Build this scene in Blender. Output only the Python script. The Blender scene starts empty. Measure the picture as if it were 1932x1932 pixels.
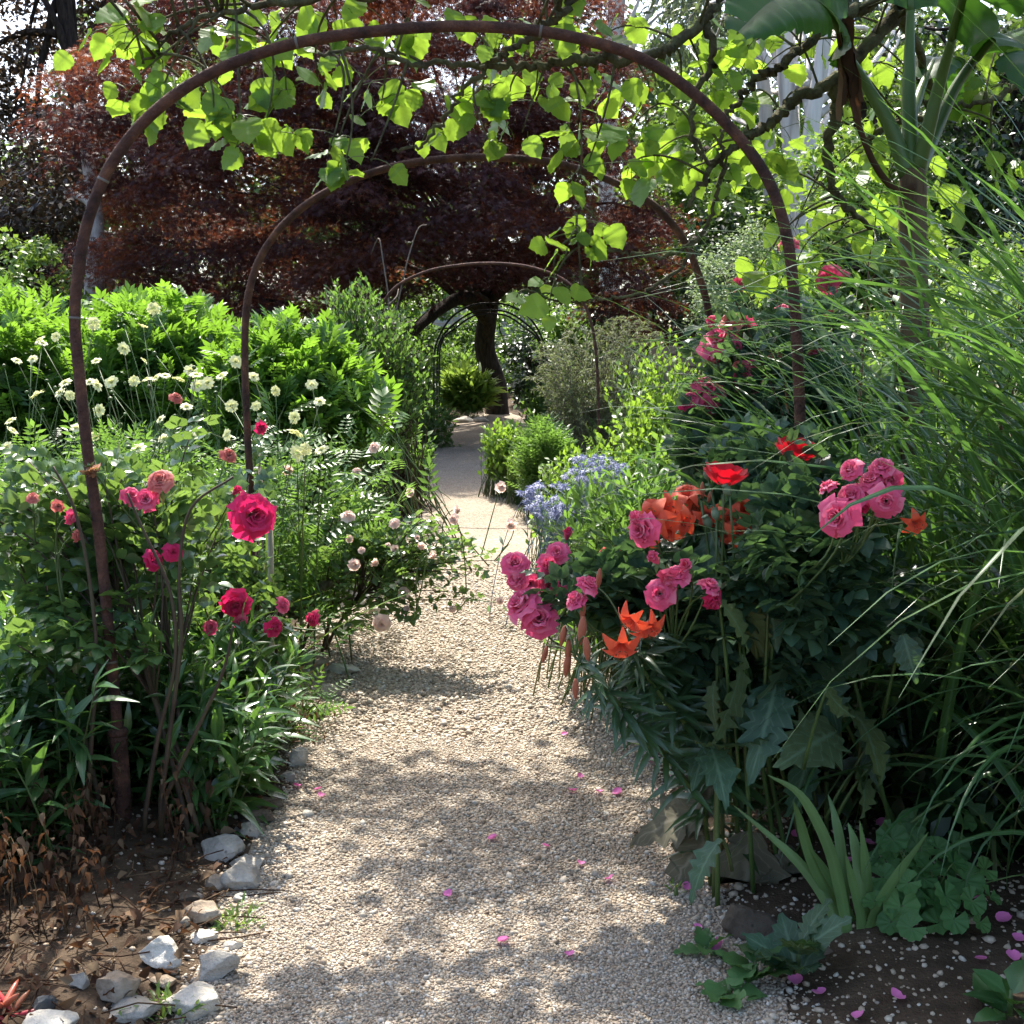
import bpy, math, random
import numpy as np
from mathutils import Matrix, Vector, Euler

S = bpy.context.scene
COL = S.collection
PI = math.pi
# ---------------------------------------------------------------- camera
EYE = np.array([0.0, 0.0, 1.5])
FPX, PC = 2332.0, 966.0            # focal length and centre, in the units used for reading the photograph
PITCH = math.radians(6.4)
cam_d = bpy.data.cameras.new('camera')
cam = bpy.data.objects.new('camera', cam_d)
COL.objects.link(cam)
cam.location = EYE
cam.rotation_euler = (math.radians(90) - PITCH, 0, 0)
cam_d.sensor_width = 36
cam_d.angle = 2 * math.atan(PC / FPX)
cam_d.clip_start, cam_d.clip_end = 0.05, 600
S.camera = cam
# ---------------------------------------------------------------- sky, sun, exposure
SUN_EL, SUN_AZ = math.radians(57), math.radians(-12)     # azimuth from straight ahead, negative = to the left
world = bpy.data.worlds.new('World')
S.world = world
world.use_nodes = True
wn = world.node_tree
wn.nodes.clear()
sky = wn.nodes.new('ShaderNodeTexSky')
sky.sky_type = 'NISHITA'
sky.sun_disc = False
sky.sun_elevation = SUN_EL
sky.sun_rotation = SUN_AZ
sky.dust_density = 3.0
sky.air_density = 1.0
sky.ozone_density = 1.0
bg = wn.nodes.new('ShaderNodeBackground')
bg.inputs['Strength'].default_value = 0.15
wo = wn.nodes.new('ShaderNodeOutputWorld')
wn.links.new(sky.outputs[0], bg.inputs[0])
wn.links.new(bg.outputs[0], wo.inputs[0])
sun_d = bpy.data.lights.new('sun', 'SUN')
sun_d.energy = 4.4
sun_d.angle = math.radians(0.6)
sun_d.color = (1.0, 0.95, 0.86)
sun = bpy.data.objects.new('sun', sun_d)
COL.objects.link(sun)
to_sun = Vector((math.sin(SUN_AZ) * math.cos(SUN_EL), math.cos(SUN_AZ) * math.cos(SUN_EL), math.sin(SUN_EL)))
sun.rotation_euler = to_sun.to_track_quat('Z', 'Y').to_euler()
sun.location = (0, 0, 30)
S.view_settings.view_transform = 'Standard'
S.view_settings.look = 'None'
S.view_settings.gamma = 1
S.view_settings.use_curve_mapping = False
S.view_settings.exposure = 1.62
S.render.engine = 'CYCLES'
cy = S.cycles
cy.max_bounces, cy.diffuse_bounces, cy.glossy_bounces = 7, 4, 2
cy.transmission_bounces, cy.transparent_max_bounces = 4, 4
cy.caustics_reflective = cy.caustics_refractive = False
cy.sample_clamp_indirect = 6
cy.use_adaptive_sampling = True
cy.adaptive_threshold = 0.02
cy.use_denoising = True
try:
    cy.denoiser = 'OPENIMAGEDENOISE'
    cy.denoising_prefilter = 'ACCURATE'
except Exception:
    pass

# ---------------------------------------------------------------- reading the photograph
def ray(px, py):
    a, b = (px - PC) / FPX, (PC - py) / FPX
    c, s = math.cos(PITCH), math.sin(PITCH)
    return np.array([a, c + b * s, -s + b * c])

def at(px, py, d):
    r = ray(px, py)
    return EYE + r * (d / r[1])

def sstep(a, b, x):
    t = np.clip((x - a) / (b - a), 0, 1)
    return t * t * (3 - 2 * t)

PL = np.array([[-5, -.72], [0, -.72], [2.7, -.70], [3.4, -.73], [4.3, -.76], [5.2, -.92], [6.3, -1.2], [7.5, -1.15], [9, -1.05], [14, -1.0], [23, -.98], [24, -.7], [60, -.7]])
PR = np.array([[-5, .62], [0, .62], [2.7, .60], [3.4, .55], [4.5, .53], [6, .5], [9, .4], [14, .28], [17, .25], [23, .22], [24, -.1], [60, -.1]])
def path_l(y): return np.interp(y, PL[:, 0], PL[:, 1])
def path_r(y): return np.interp(y, PR[:, 0], PR[:, 1])

def wob(x, y):
    return (np.sin(x * 2.1 + 1.3 * y) * .5 + np.sin(x * 5.3 - 3.7 * y + 1) * .3 + np.sin(x * 11.1 + 7.9 * y) * .2)

def base_z(y):
    y = np.asarray(y, float)
    t = np.maximum(0, y - 5)
    return np.where(t < 2, .01 * t * t, .04 * (t - 1)) * 1.0

def edge_d(x, y):          # metres outside the path, negative on it
    return np.maximum(path_l(y) - x, x - path_r(y)) + .035 * wob(x * 2, y * 2)

def gz(x, y):
    e = edge_d(x, y)
    on = sstep(.06, -.06, e)
    return base_z(y) + .06 * sstep(0, .5, e) + .022 * wob(x * 1.3, y * 1.1) * sstep(0, .3, e) - .05 * on

def path_z(x, y):
    return base_z(y) + .008 * wob(x * .8, y * .7)

def top_z(x, y):           # what one would step on
    return np.maximum(gz(x, y), path_z(x, y))

def ground_at(px, py):
    r = ray(px, py)
    lo, hi = .3, 80.0
    for d in np.linspace(.5, 60, 1200):
        p = EYE + r * (d / r[1])
        if p[2] < top_z(p[0], p[1]):
            hi = d
            break
        lo = d
    for _ in range(25):
        m = (lo + hi) / 2
        p = EYE + r * (m / r[1])
        if p[2] < top_z(p[0], p[1]): hi = m
        else: lo = m
    return EYE + r * (hi / r[1])

# ---------------------------------------------------------------- mesh building
class MB:
    """collects points and faces and links them as ONE mesh object"""
    def __init__(self):
        self.v, self.f, self.uv, self.n = [], [], [], 0
    def add(self, V, F, uv=None):
        V = np.asarray(V, float).reshape(-1, 3)
        for f in F:
            f = np.asarray(f, np.int64)
            if f.size:
                self.f.append(f + self.n)
        self.v.append(V)
        self.uv.append(np.zeros((len(V), 3)) if uv is None else np.asarray(uv, float).reshape(-1, 3))
        self.n += len(V)
        return self
    def mesh(self, name, m, smooth=True):
        me = bpy.data.meshes.new(name)
        V = np.concatenate(self.v).astype(np.float32)
        loops = np.concatenate([f.ravel() for f in self.f]).astype(np.int32)
        tot = np.concatenate([np.full(len(f), f.shape[1]) for f in self.f]).astype(np.int32)
        st = np.concatenate([[0], np.cumsum(tot)[:-1]]).astype(np.int32)
        me.vertices.add(len(V))
        me.vertices.foreach_set('co', V.ravel())
        me.loops.add(len(loops))
        me.loops.foreach_set('vertex_index', loops)
        me.polygons.add(len(st))
        me.polygons.foreach_set('loop_start', st)
        me.polygons.foreach_set('use_smooth', np.full(len(st), bool(smooth)))
        a = me.attributes.new('luv', 'FLOAT_VECTOR', 'POINT')
        a.data.foreach_set('vector', np.concatenate(self.uv).astype(np.float32).ravel())
        me.update(calc_edges=True)
        me.materials.append(m)
        return me
    def build(self, name, m, parent=None, smooth=True):
        return link(name, self.mesh(name, m, smooth), parent)

def link(name, me, parent=None, loc=None, rot=None, sc=None):
    o = bpy.data.objects.new(name, me)
    COL.objects.link(o)
    if parent is not None:
        hook(o, parent)
    if loc is not None: o.location = [float(q) for q in loc]
    if rot is not None: o.rotation_euler = rot
    if sc is not None: o.scale = (sc, sc, sc) if np.isscalar(sc) else sc
    return o

ROOT = {}
def world_of(o):
    return ROOT.get(o.name, Matrix.Identity(4))

def hook(o, parent):
    o.parent = parent
    o.matrix_parent_inverse = world_of(parent).inverted()

def tag(o, label=None, cat=None, group=None, kind=None):
    if label: o['label'] = label
    if cat: o['category'] = cat
    if group: o['group'] = group
    if kind: o['kind'] = kind
    return o

def thing(name, loc, label, cat, group=None):
    o = bpy.data.objects.new(name, None)
    COL.objects.link(o)
    o.empty_display_size = .1
    o.location = [float(q) for q in loc]
    ROOT[o.name] = Matrix.Translation(o.location)
    return tag(o, label, cat, group)

# ---------------------------------------------------------------- leaf shapes: local x across, y along, z up
def strip(ts, ws, fold=.18, droop=.25, wave=0, tw=0):
    ts, ws = np.asarray(ts, float), np.asarray(ws, float)
    V, U = [], []
    for i, (t, w) in enumerate(zip(ts, ws)):
        z = -droop * t * t
        wz = wave * math.sin(i * 2.4)
        V += [(-w, t, z + fold * w + wz), (0, t, z), (w, t, z + fold * w - wz)]
        U += [(-1, t, w), (0, t, w), (1, t, w)]
    n = len(ts)
    F = []
    for i in range(n - 1):
        a = i * 3
        F += [(a, a + 1, a + 4, a + 3), (a + 1, a + 2, a + 5, a + 4)]
    return np.array(V), [np.array(F)], np.array(U)

def ovate(rows=4, w=.36, p=.8, **k):
    ts = np.linspace(0, 1, rows + 1)
    ws = w * np.sin(PI * np.clip(ts, .015, .985) ** p) + .004
    return strip(ts, ws, **k)

def diamond(w=.3, fold=.12, droop=.15):
    V = np.array([(0, 0, 0), (w, .45, fold * w - droop * .2), (0, 1, -droop), (-w, .45, fold * w - droop * .2)])
    U = np.array([(0, 0, 0), (1, .45, 0), (0, 1, 0), (-1, .45, 0)])
    return V, [np.array([(0, 1, 2), (0, 2, 3)])], U

def heart(toothed=True):
    ts = np.array([-.06, 0, .10, .20, .25, .34, .42, .47, .56, .64, .68, .78, .86, .94, 1.0])
    ws = np.array([.14, .30, .43, .45, .50, .45, .46, .49, .39, .36, .375, .23, .15, .05, .003])
    V, F, U = strip(ts, ws, fold=.16, droop=.16, wave=.018)
    V[:, 2] -= .10 * V[:, 0] ** 2 * 4 * (V[:, 1] > .2)
    return V, F, U

def combine(T, mats):
    Vs, Fs, Us, n = [], [], [], 0
    V, F, U = T
    for (pos, ang, sc, tilt) in mats:
        c, s = math.cos(ang), math.sin(ang)
        W = V * sc
        ct, st = math.cos(tilt), math.sin(tilt)
        W = np.stack([W[:, 0], W[:, 1] * ct - W[:, 2] * st, W[:, 1] * st + W[:, 2] * ct], 1)
        W = np.stack([W[:, 0] * c + W[:, 1] * s, -W[:, 0] * s + W[:, 1] * c, W[:, 2]], 1) + np.array(pos)
        Vs.append(W)
        Us.append(U)
        Fs.append([f + n for f in F])
        n += len(V)
    k = len(Fs[0])
    return np.concatenate(Vs), [np.concatenate([f[i] for f in Fs]) for i in range(k)], np.concatenate(Us)

def pinnate(leaflet, pairs=2, sc=.42, ang=1.0, y0=.25, y1=.7, tip=True, droop=.1, taper=.8):
    M = []
    for i in range(pairs):
        y = y0 + (y1 - y0) * (i / max(1, pairs - 1))
        k = sc * (taper + (1 - taper) * math.sin(PI * (i + .7) / (pairs + .4)))
        for s in (-1, 1):
            M.append(((0, y, -droop * y * y), s * ang, k, -.15))
    if tip: M.append(((0, y1 + .02, -droop), 0, sc * 1.05, -.2))
    return combine(leaflet, M)

def palmate(n=5, w=.085, spread=1.15, low=.6):
    d = diamond(w, .05, .18)
    M = [((0, 0, 0), a, 1 - (1 - low) * abs(a) / spread * 1.0, -.05) for a in np.linspace(-spread, spread, n)]
    return combine(d, M)

T_ROSE3 = ovate(3, .36, .85, fold=.2, droop=.2)
T_ROSE4 = ovate(4, .38, .85, fold=.22, droop=.22)
T_ROSE = pinnate(T_ROSE4, 2, .42, 1.05)
T_ROSE_LOW = pinnate(ovate(2, .36, .85, fold=.2, droop=.1), 2, .42, 1.05)
T_LANCE = ovate(5, .11, .75, fold=.25, droop=.45)
T_LANCE_LOW = ovate(3, .13, .75, fold=.25, droop=.35)
T_SMALL = ovate(2, .30, .85, fold=.2, droop=.15)
T_OVAL = ovate(3, .33, .8, fold=.2, droop=.25)
T_DIA = diamond()
T_HEART = heart()
T_MAPLE = palmate()
T_PEONY = pinnate(ovate(2, .19, .8, fold=.2, droop=.2), 4, .5, .85, y0=.2, y1=.78)
T_FERN = pinnate(diamond(.16), 5, .34, 1.1, y0=.12, y1=.85, taper=.45)

def unit(a):
    return a / np.maximum(np.linalg.norm(a, axis=-1, keepdims=True), 1e-9)

def scatter(mb, T, P, D, N, L, W=None):
    """place a leaf shape: P base, D direction of the midrib, N the side that faces up, L length"""
    V, F, U = T
    D = unit(np.asarray(D, float))
    X = unit(np.cross(D, N))
    Z = np.cross(X, D)
    L = np.broadcast_to(np.asarray(L, float), (len(P),))
    Wd = L if W is None else L * W
    out = (V[None, :, 0, None] * X[:, None, :] * Wd[:, None, None]
           + V[None, :, 1, None] * D[:, None, :] * L[:, None, None]
           + V[None, :, 2, None] * Z[:, None, :] * L[:, None, None] + np.asarray(P)[:, None, :])
    n, k = len(P), len(V)
    off = (np.arange(n) * k)[:, None, None]
    mb.add(out.reshape(-1, 3), [(f[None] + off).reshape(-1, f.shape[1]) for f in F], np.tile(U, (n, 1)))
    return mb

def tubes(mb, C, R, sides=5):
    """C (n, m, 3) centre lines, R (n, m) radii"""
    C, R = np.asarray(C, float), np.asarray(R, float)
    if C.ndim == 2: C, R = C[None], R[None]
    n, m, _ = C.shape
    R = np.broadcast_to(R, (n, m))
    T = unit(np.gradient(C, axis=1))
    ref = np.array([.31, .47, .83]) / np.linalg.norm([.31, .47, .83])
    A = unit(np.cross(T, ref) + 1e-6)
    B = np.cross(T, A)
    th = np.arange(sides) * 2 * PI / sides
    ring = (np.cos(th)[None, None, :, None] * A[:, :, None, :] + np.sin(th)[None, None, :, None] * B[:, :, None, :])
    V = C[:, :, None, :] + ring * R[:, :, None, None]
    i = np.arange(m - 1)[:, None] * sides
    j = np.arange(sides)[None, :]
    jn = (j + 1) % sides
    q = np.stack([i + j, i + jn, i + sides + jn, i + sides + j], -1).reshape(-1, 4)
    off = (np.arange(n) * m * sides)[:, None, None]
    mb.add(V.reshape(-1, 3), [(q[None] + off).reshape(-1, 4)])
    caps = np.concatenate([np.arange(sides)[::-1][None] + off[:, 0], (m - 1) * sides + np.arange(sides)[None] + off[:, 0]])
    mb.f.append(caps + (mb.n - n * m * sides))
    return mb

def spline(pts, k=8):
    """smooth curve through the points (Catmull-Rom)"""
    P = np.asarray(pts, float)
    P = np.vstack([2 * P[0] - P[1], P, 2 * P[-1] - P[-2]])
    out = []
    for i in range(1, len(P) - 2):
        for t in np.linspace(0, 1, k, endpoint=False):
            a, b, c, d = P[i - 1], P[i], P[i + 1], P[i + 2]
            out.append(.5 * (2 * b + (c - a) * t + (2 * a - 5 * b + 4 * c - d) * t * t + (-a + 3 * b - 3 * c + d) * t ** 3))
    out.append(P[-2])
    return np.array(out)

def bez(B, Cc, T, m):
    t = np.linspace(0, 1, m)[None, :, None]
    return B[:, None] * (1 - t) ** 2 + Cc[:, None] * 2 * t * (1 - t) + T[:, None] * t * t

def shoots(rng, B, T, fol, stem, leaf, L, per=8, t0=.3, t1=1.0, spread=.9, up=.35, arch=.3, r0=.004, lift=0.0, Wd=None, jit=.35, m=6, wob_=.06, down=0, nup=1.0, sides=4):
    """stems from B to T, each carrying leaves around it"""
    B, T = np.asarray(B, float), np.asarray(T, float)
    n = len(B)
    ln = np.linalg.norm(T - B, axis=1, keepdims=True)
    Cc = B * .6 + T * .4
    Cc[:, 2] = B[:, 2] + (T[:, 2] - B[:, 2]) * (.5 + arch) + lift
    Cc += rng.normal(size=(n, 3)) * ln * wob_
    C = bez(B, Cc, T, m)
    if stem is not None:
        R = np.linspace(r0, r0 * .4, m)[None] * np.ones((n, 1))
        tubes(stem, C, R, sides)
    K = per
    t = np.linspace(t0, t1, K)[None] + rng.uniform(-.5, .5, (n, K)) * (t1 - t0) / K
    t = np.clip(t, 0, 1)[..., None]
    Pp = B[:, None] * (1 - t) ** 2 + Cc[:, None] * 2 * t * (1 - t) + T[:, None] * t * t
    tan = unit(2 * (1 - t) * (Cc - B)[:, None] + 2 * t * (T - Cc)[:, None])
    ph = (np.arange(K) * 2.399)[None] + rng.uniform(0, 2 * PI, (n, 1)) + rng.normal(size=(n, K)) * .3
    ref = np.array([.2, .3, .93])
    a = unit(np.cross(tan, ref))
    b = np.cross(tan, a)
    rad = np.cos(ph)[..., None] * a + np.sin(ph)[..., None] * b
    sp = spread * (1 - .5 * t ** 3)
    D = tan * np.cos(sp) + rad * np.sin(sp) + np.array([0, 0, 1.]) * (up - down) + rng.normal(size=(n, K, 3)) * jit * .5
    N = np.array([0, 0, 1.]) * nup + rad * .3 - tan * .0 + rng.normal(size=(n, K, 3)) * jit
    lo, hi = L
    sz = rng.uniform(lo, hi, (n, K)) * (1 - .35 * t[..., 0] ** 4)
    scatter(fol, leaf, Pp.reshape(-1, 3), D.reshape(-1, 3), N.reshape(-1, 3), sz.ravel(), Wd)
    return C

# ---------------------------------------------------------------- materials
class NT:
    def __init__(self, name):
        self.m = bpy.data.materials.new(name)
        self.m.use_nodes = True
        self.t = self.m.node_tree
        self.t.nodes.clear()
        self.out = self.t.nodes.new('ShaderNodeOutputMaterial')
    def n(self, kind, ins=None, **props):
        nd = self.t.nodes.new('ShaderNode' + kind)
        for k, v in props.items(): setattr(nd, k, v)
        for k, v in (ins or {}).items(): self.put(nd.inputs[k], v)
        return nd
    def put(self, sock, v):
        if isinstance(v, bpy.types.NodeSocket): self.t.links.new(v, sock)
        elif isinstance(v, bpy.types.Node): self.t.links.new(v.outputs[0], sock)
        else:
            if sock.type == 'RGBA' and len(v) == 3: v = (*v, 1)
            sock.default_value = v
    def math(self, op, a, b=0.0, c=0.0):
        return self.n('Math', {0: a, 1: b, 2: c}, operation=op).outputs[0]
    def ramp(self, fac, cols, pos=None, interp='LINEAR'):
        r = self.n('ValToRGB', {0: fac})
        r.color_ramp.interpolation = interp
        el = r.color_ramp.elements
        pos = np.linspace(0, 1, len(cols)) if pos is None else pos
        while len(el) < len(cols): el.new(.5)
        for e, c, p in zip(el, cols, pos):
            e.position = float(p)
            e.color = (*c, 1)
        return r.outputs[0]
    def mix(self, fac, a, b, blend='MIX'):
        x = self.n('Mix', data_type='RGBA', blend_type=blend)
        self.put(x.inputs[0], fac)
        self.put(x.inputs[6], a)
        self.put(x.inputs[7], b)
        return x.outputs[2]
    def noise(self, scale, detail=3, rough=.55, coord=None):
        if coord is None: coord = self.n('TexCoord').outputs['Object']
        return self.n('TexNoise', {'Vector': coord, 'Scale': scale, 'Detail': detail, 'Roughness': rough})
    def finish(self, sh):
        self.t.links.new(sh.outputs[0] if isinstance(sh, bpy.types.Node) else sh, self.out.inputs[0])
        return self.m

def leaf_mat(name, cols, trans, tf=.42, rough=.42, spec=.45, veins=0.0, vary=.5, nscale=1.7, trans2=None, stripe=0):
    k = NT(name)
    geo = k.n('NewGeometry')
    rnd = geo.outputs['Random Per Island']
    c = k.ramp(rnd, cols)
    nz = k.noise(nscale, 2)
    f = k.n('MapRange', {0: nz.outputs[0], 1: .3, 2: .7, 3: 1 - vary * .6, 4: 1 + vary * .6}).outputs[0]
    c = k.mix(1.0, c, k.n('CombineColor', {0: f, 1: f, 2: f}).outputs[0], 'MULTIPLY')
    rn2 = k.math('FRACT', k.math('MULTIPLY', rnd, 37.7))
    tc = k.mix(rn2, trans, tuple(q * .6 for q in trans))
    if trans2:                                  # backlit bronze glow of the crown, painted into the translucent colour in noise drifts
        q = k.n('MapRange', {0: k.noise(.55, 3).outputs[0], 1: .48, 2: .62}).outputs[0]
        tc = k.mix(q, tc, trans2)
    if veins or stripe:
        at_ = k.n('Attribute', attribute_name='luv')
        sx = k.n('SeparateXYZ', {0: at_.outputs['Vector']})
        ax = k.math('ABSOLUTE', sx.outputs[0])
        mid = k.n('MapRange', {0: ax, 1: .03, 2: .14 if not stripe else .3, 3: 1, 4: 0}).outputs[0]
        if veins:
            s = k.math('FRACT', k.math('SUBTRACT', k.math('MULTIPLY', sx.outputs[1], 6.5), k.math('MULTIPLY', ax, 2.2)))
            s = k.n('MapRange', {0: k.math('ABSOLUTE', k.math('SUBTRACT', s, .5)), 1: .03, 2: .12, 3: .55, 4: 0}).outputs[0]
            mid = k.math('MAXIMUM', mid, s)
        amt = k.math('MULTIPLY', mid, veins or stripe)
        lite = tuple(min(1, q * 2.2 + .05) for q in cols[len(cols) // 2])
        c = k.mix(amt, c, lite)
        tc = k.mix(k.math('MULTIPLY', amt, .6), tc, tuple(q * .45 for q in trans))
    p = k.n('BsdfPrincipled', {'Base Color': c, 'Roughness': rough, 'Specular IOR Level': spec})
    t = k.n('BsdfTranslucent', {'Color': tc})
    return k.finish(k.n('MixShader', {0: tf, 1: p, 2: t}))

def plain(name, cols, rough=.7, spec=.3, scale=8, bump=0.0, bscale=30, detail=5, metal=0, island=0.0, stretch=None):
    k = NT(name)
    co = k.n('TexCoord').outputs['Object']
    if stretch: co = k.n('Mapping', {0: co, 3: stretch}).outputs[0]
    nz = k.noise(scale, detail, .6, co)
    fac = nz.outputs[0]
    fac = k.n('MapRange', {0: fac, 1: .28, 2: .72}).outputs[0]
    if island:
        rnd = k.n('NewGeometry').outputs['Random Per Island']
        fac = k.math('ADD', k.math('MULTIPLY', fac, 1 - island), k.math('MULTIPLY', rnd, island))
    c = k.ramp(fac, cols)
    p = k.n('BsdfPrincipled', {'Base Color': c, 'Roughness': rough, 'Specular IOR Level': spec, 'Metallic': metal})
    if bump:
        b = k.n('Bump', {'Strength': bump, 'Distance': .02, 'Height': k.noise(bscale, 5, .65, co).outputs[0]})
        k.put(p.inputs['Normal'], b.outputs[0])
    return k.finish(p)

def petal_mat(name, cols, trans, rough=.55, tf=.3):
    k = NT(name)
    rnd = k.n('NewGeometry').outputs['Random Per Island']
    c = k.ramp(rnd, cols)
    at_ = k.n('Attribute', attribute_name='luv')
    sx = k.n('SeparateXYZ', {0: at_.outputs['Vector']})
    nz = k.noise(45, 3)
    c = k.mix(k.math('MULTIPLY', nz.outputs[0], .45), c, cols[-1])
    p = k.n('BsdfPrincipled', {'Base Color': c, 'Roughness': rough, 'Specular IOR Level': .25, 'Sheen Weight': .2})
    t = k.n('BsdfTranslucent', {'Color': trans})
    return k.finish(k.n('MixShader', {0: tf, 1: p, 2: t}))
# ================================================================ SETTING
def sheet(name, xs, ys, zf, m):
    X, Y = np.meshgrid(xs, ys)
    Z = zf(X, Y)
    V = np.stack([X, Y, Z], -1).reshape(-1, 3)
    w = len(xs)
    i = np.arange(len(ys) - 1)[:, None] * w + np.arange(w - 1)[None]
    F = np.stack([i, i + 1, i + w + 1, i + w], -1).reshape(-1, 4)
    return MB().add(V, [F]).build(name, m)

def soil_material():
    k = NT('soil')
    a = k.noise(6, 6, .65).outputs[0]
    b = k.noise(60, 4, .7).outputs[0]
    c = k.ramp(a, [(.028, .019, .012), (.062, .042, .027), (.105, .074, .049)], [.3, .5, .72])
    v = k.n('TexVoronoi', {'Vector': k.n('TexCoord').outputs['Object'], 'Scale': 75.0})
    spot = k.n('MapRange', {0: v.outputs['Distance'], 1: .10, 2: .22, 3: .7, 4: 0}).outputs[0]
    pick = k.n('MapRange', {0: k.n('SeparateXYZ', {0: v.outputs['Color']}).outputs[0], 1: .62, 2: .68}).outputs[0]
    c = k.mix(k.math('MULTIPLY', spot, pick), c, (.20, .145, .095))
    h = k.math('ADD', k.math('MULTIPLY', a, .6), k.math('MULTIPLY', b, .4))
    bp = k.n('Bump', {'Strength': .9, 'Distance': .03, 'Height': h})
    p = k.n('BsdfPrincipled', {'Base Color': c, 'Roughness': .95, 'Specular IOR Level': .15, 'Normal': bp.outputs[0]})
    return k.finish(p)

PEB = [(0.18, 0.127, 0.084), (0.279, 0.218, 0.153), (0.36, 0.291, 0.209), (0.414, 0.35, 0.27), (0.324, 0.237, 0.158), (0.468, 0.414, 0.335), (0.396, 0.319, 0.228), (0.243, 0.205, 0.163), (0.549, 0.51, 0.437)]
def gravel_material():
    k = NT('gravel_bed')
    co = k.n('TexCoord').outputs['Object']
    v = k.n('TexVoronoi', {'Vector': co, 'Scale': 92.0})
    r = k.n('SeparateXYZ', {0: v.outputs['Color']}).outputs[0]
    c = k.ramp(r, PEB)
    big = k.n('MapRange', {0: k.noise(1.6, 3).outputs[0], 1: .3, 2: .7, 3: .84, 4: 1.08}).outputs[0]
    c = k.mix(1.0, c, k.n('CombineColor', {0: big, 1: big, 2: big}).outputs[0], 'MULTIPLY')
    gap = k.n('MapRange', {0: v.outputs['Distance'], 1: .35, 2: .62}).outputs[0]
    c = k.mix(k.math('MULTIPLY', gap, .55), c, (.10, .07, .045))
    bp = k.n('Bump', {'Strength': .8, 'Distance': .008, 'Height': k.math('SUBTRACT', 1, v.outputs['Distance'])})
    p = k.n('BsdfPrincipled', {'Base Color': c, 'Roughness': .85, 'Specular IOR Level': .25, 'Normal': bp.outputs[0]})
    return k.finish(p)

def pebble_material():
    k = NT('pebble')
    rnd = k.n('NewGeometry').outputs['Random Per Island']
    c = k.ramp(rnd, PEB)
    nz = k.n('MapRange', {0: k.noise(160, 2).outputs[0], 1: .3, 2: .7, 3: .85, 4: 1.12}).outputs[0]
    c = k.mix(1.0, c, k.n('CombineColor', {0: nz, 1: nz, 2: nz}).outputs[0], 'MULTIPLY')
    return k.finish(k.n('BsdfPrincipled', {'Base Color': c, 'Roughness': .6, 'Specular IOR Level': .35}))

xs = np.unique(np.concatenate([np.linspace(-70, -6, 50), np.linspace(-6, -2.6, 50), np.arange(-2.6, 2.6, .045), np.linspace(2.6, 6, 50), np.linspace(6, 70, 50)]))
ys = np.unique(np.concatenate([np.linspace(-6, 1.5, 30), np.arange(1.5, 9, .05), np.linspace(9, 26, 150), np.linspace(26, 95, 50)]))
tag(sheet('ground', xs, ys, gz, soil_material()), kind='structure')
def make_path():
    ys = np.concatenate([np.arange(-1, 8, .05), np.linspace(8, 24.2, 140)])
    u = np.linspace(0, 1, 44)
    Y = np.repeat(ys[:, None], len(u), 1)
    X = path_l(Y) - .14 + (path_r(Y) - path_l(Y) + .28) * u[None]
    V = np.stack([X, Y, path_z(X, Y)], -1).reshape(-1, 3)
    w = len(u)
    i = np.arange(len(ys) - 1)[:, None] * w + np.arange(w - 1)[None]
    F = np.stack([i, i + 1, i + w + 1, i + w], -1).reshape(-1, 4)
    tag(MB().add(V, [F]).build('gravel_path', gravel_material()), kind='structure')
make_path()

def ico(level):
    t = (1 + 5 ** .5) / 2
    V = np.array([(-1, t, 0), (1, t, 0), (-1, -t, 0), (1, -t, 0), (0, -1, t), (0, 1, t), (0, -1, -t), (0, 1, -t), (t, 0, -1), (t, 0, 1), (-t, 0, -1), (-t, 0, 1)], float)
    F = [(0, 11, 5), (0, 5, 1), (0, 1, 7), (0, 7, 10), (0, 10, 11), (1, 5, 9), (5, 11, 4), (11, 10, 2), (10, 7, 6), (7, 1, 8), (3, 9, 4), (3, 4, 2), (3, 2, 6), (3, 6, 8), (3, 8, 9), (4, 9, 5), (2, 4, 11), (6, 2, 10), (8, 6, 7), (9, 8, 1)]
    V = unit(V)
    for _ in range(level):
        V = list(map(tuple, V)); mid = {}; G = []
        def m(a, b):
            key = (min(a, b), max(a, b))
            if key not in mid:
                p = np.array(V[a]) + np.array(V[b]); p /= np.linalg.norm(p)
                mid[key] = len(V); V.append(tuple(p))
            return mid[key]
        for a, b, c in F:
            x, y, z = m(a, b), m(b, c), m(c, a)
            G += [(a, x, z), (b, y, x), (c, z, y), (x, y, z)]
        F = G; V = np.array(V)
    return np.array(V), np.array(F)
ICO0, ICO1, ICO4 = ico(0), ico(1), ico(4)

def blobs(mb, shape, P, R, rng, flat=(.5, .85), lump=.16):
    V, F = shape
    n, k = len(P), len(V)
    sc = np.stack([R * rng.uniform(.8, 1.35, n), R * rng.uniform(.75, 1.1, n), R * rng.uniform(flat[0], flat[1], n)], 1)
    W = V[None] * (1 + rng.normal(size=(n, k, 1)) * lump) * sc[:, None]
    a = rng.uniform(0, 2 * PI, n); b = rng.normal(size=n) * .35
    c, s = np.cos(b)[:, None], np.sin(b)[:, None]
    W = np.stack([W[..., 0] * c - W[..., 2] * s, W[..., 1], W[..., 0] * s + W[..., 2] * c], -1)
    c, s = np.cos(a)[:, None], np.sin(a)[:, None]
    W = np.stack([W[..., 0] * c - W[..., 1] * s, W[..., 0] * s + W[..., 1] * c, W[..., 2]], -1) + P[:, None]
    mb.add(W.reshape(-1, 3), [(F[None] + (np.arange(n) * k)[:, None, None]).reshape(-1, 3)])

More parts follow.
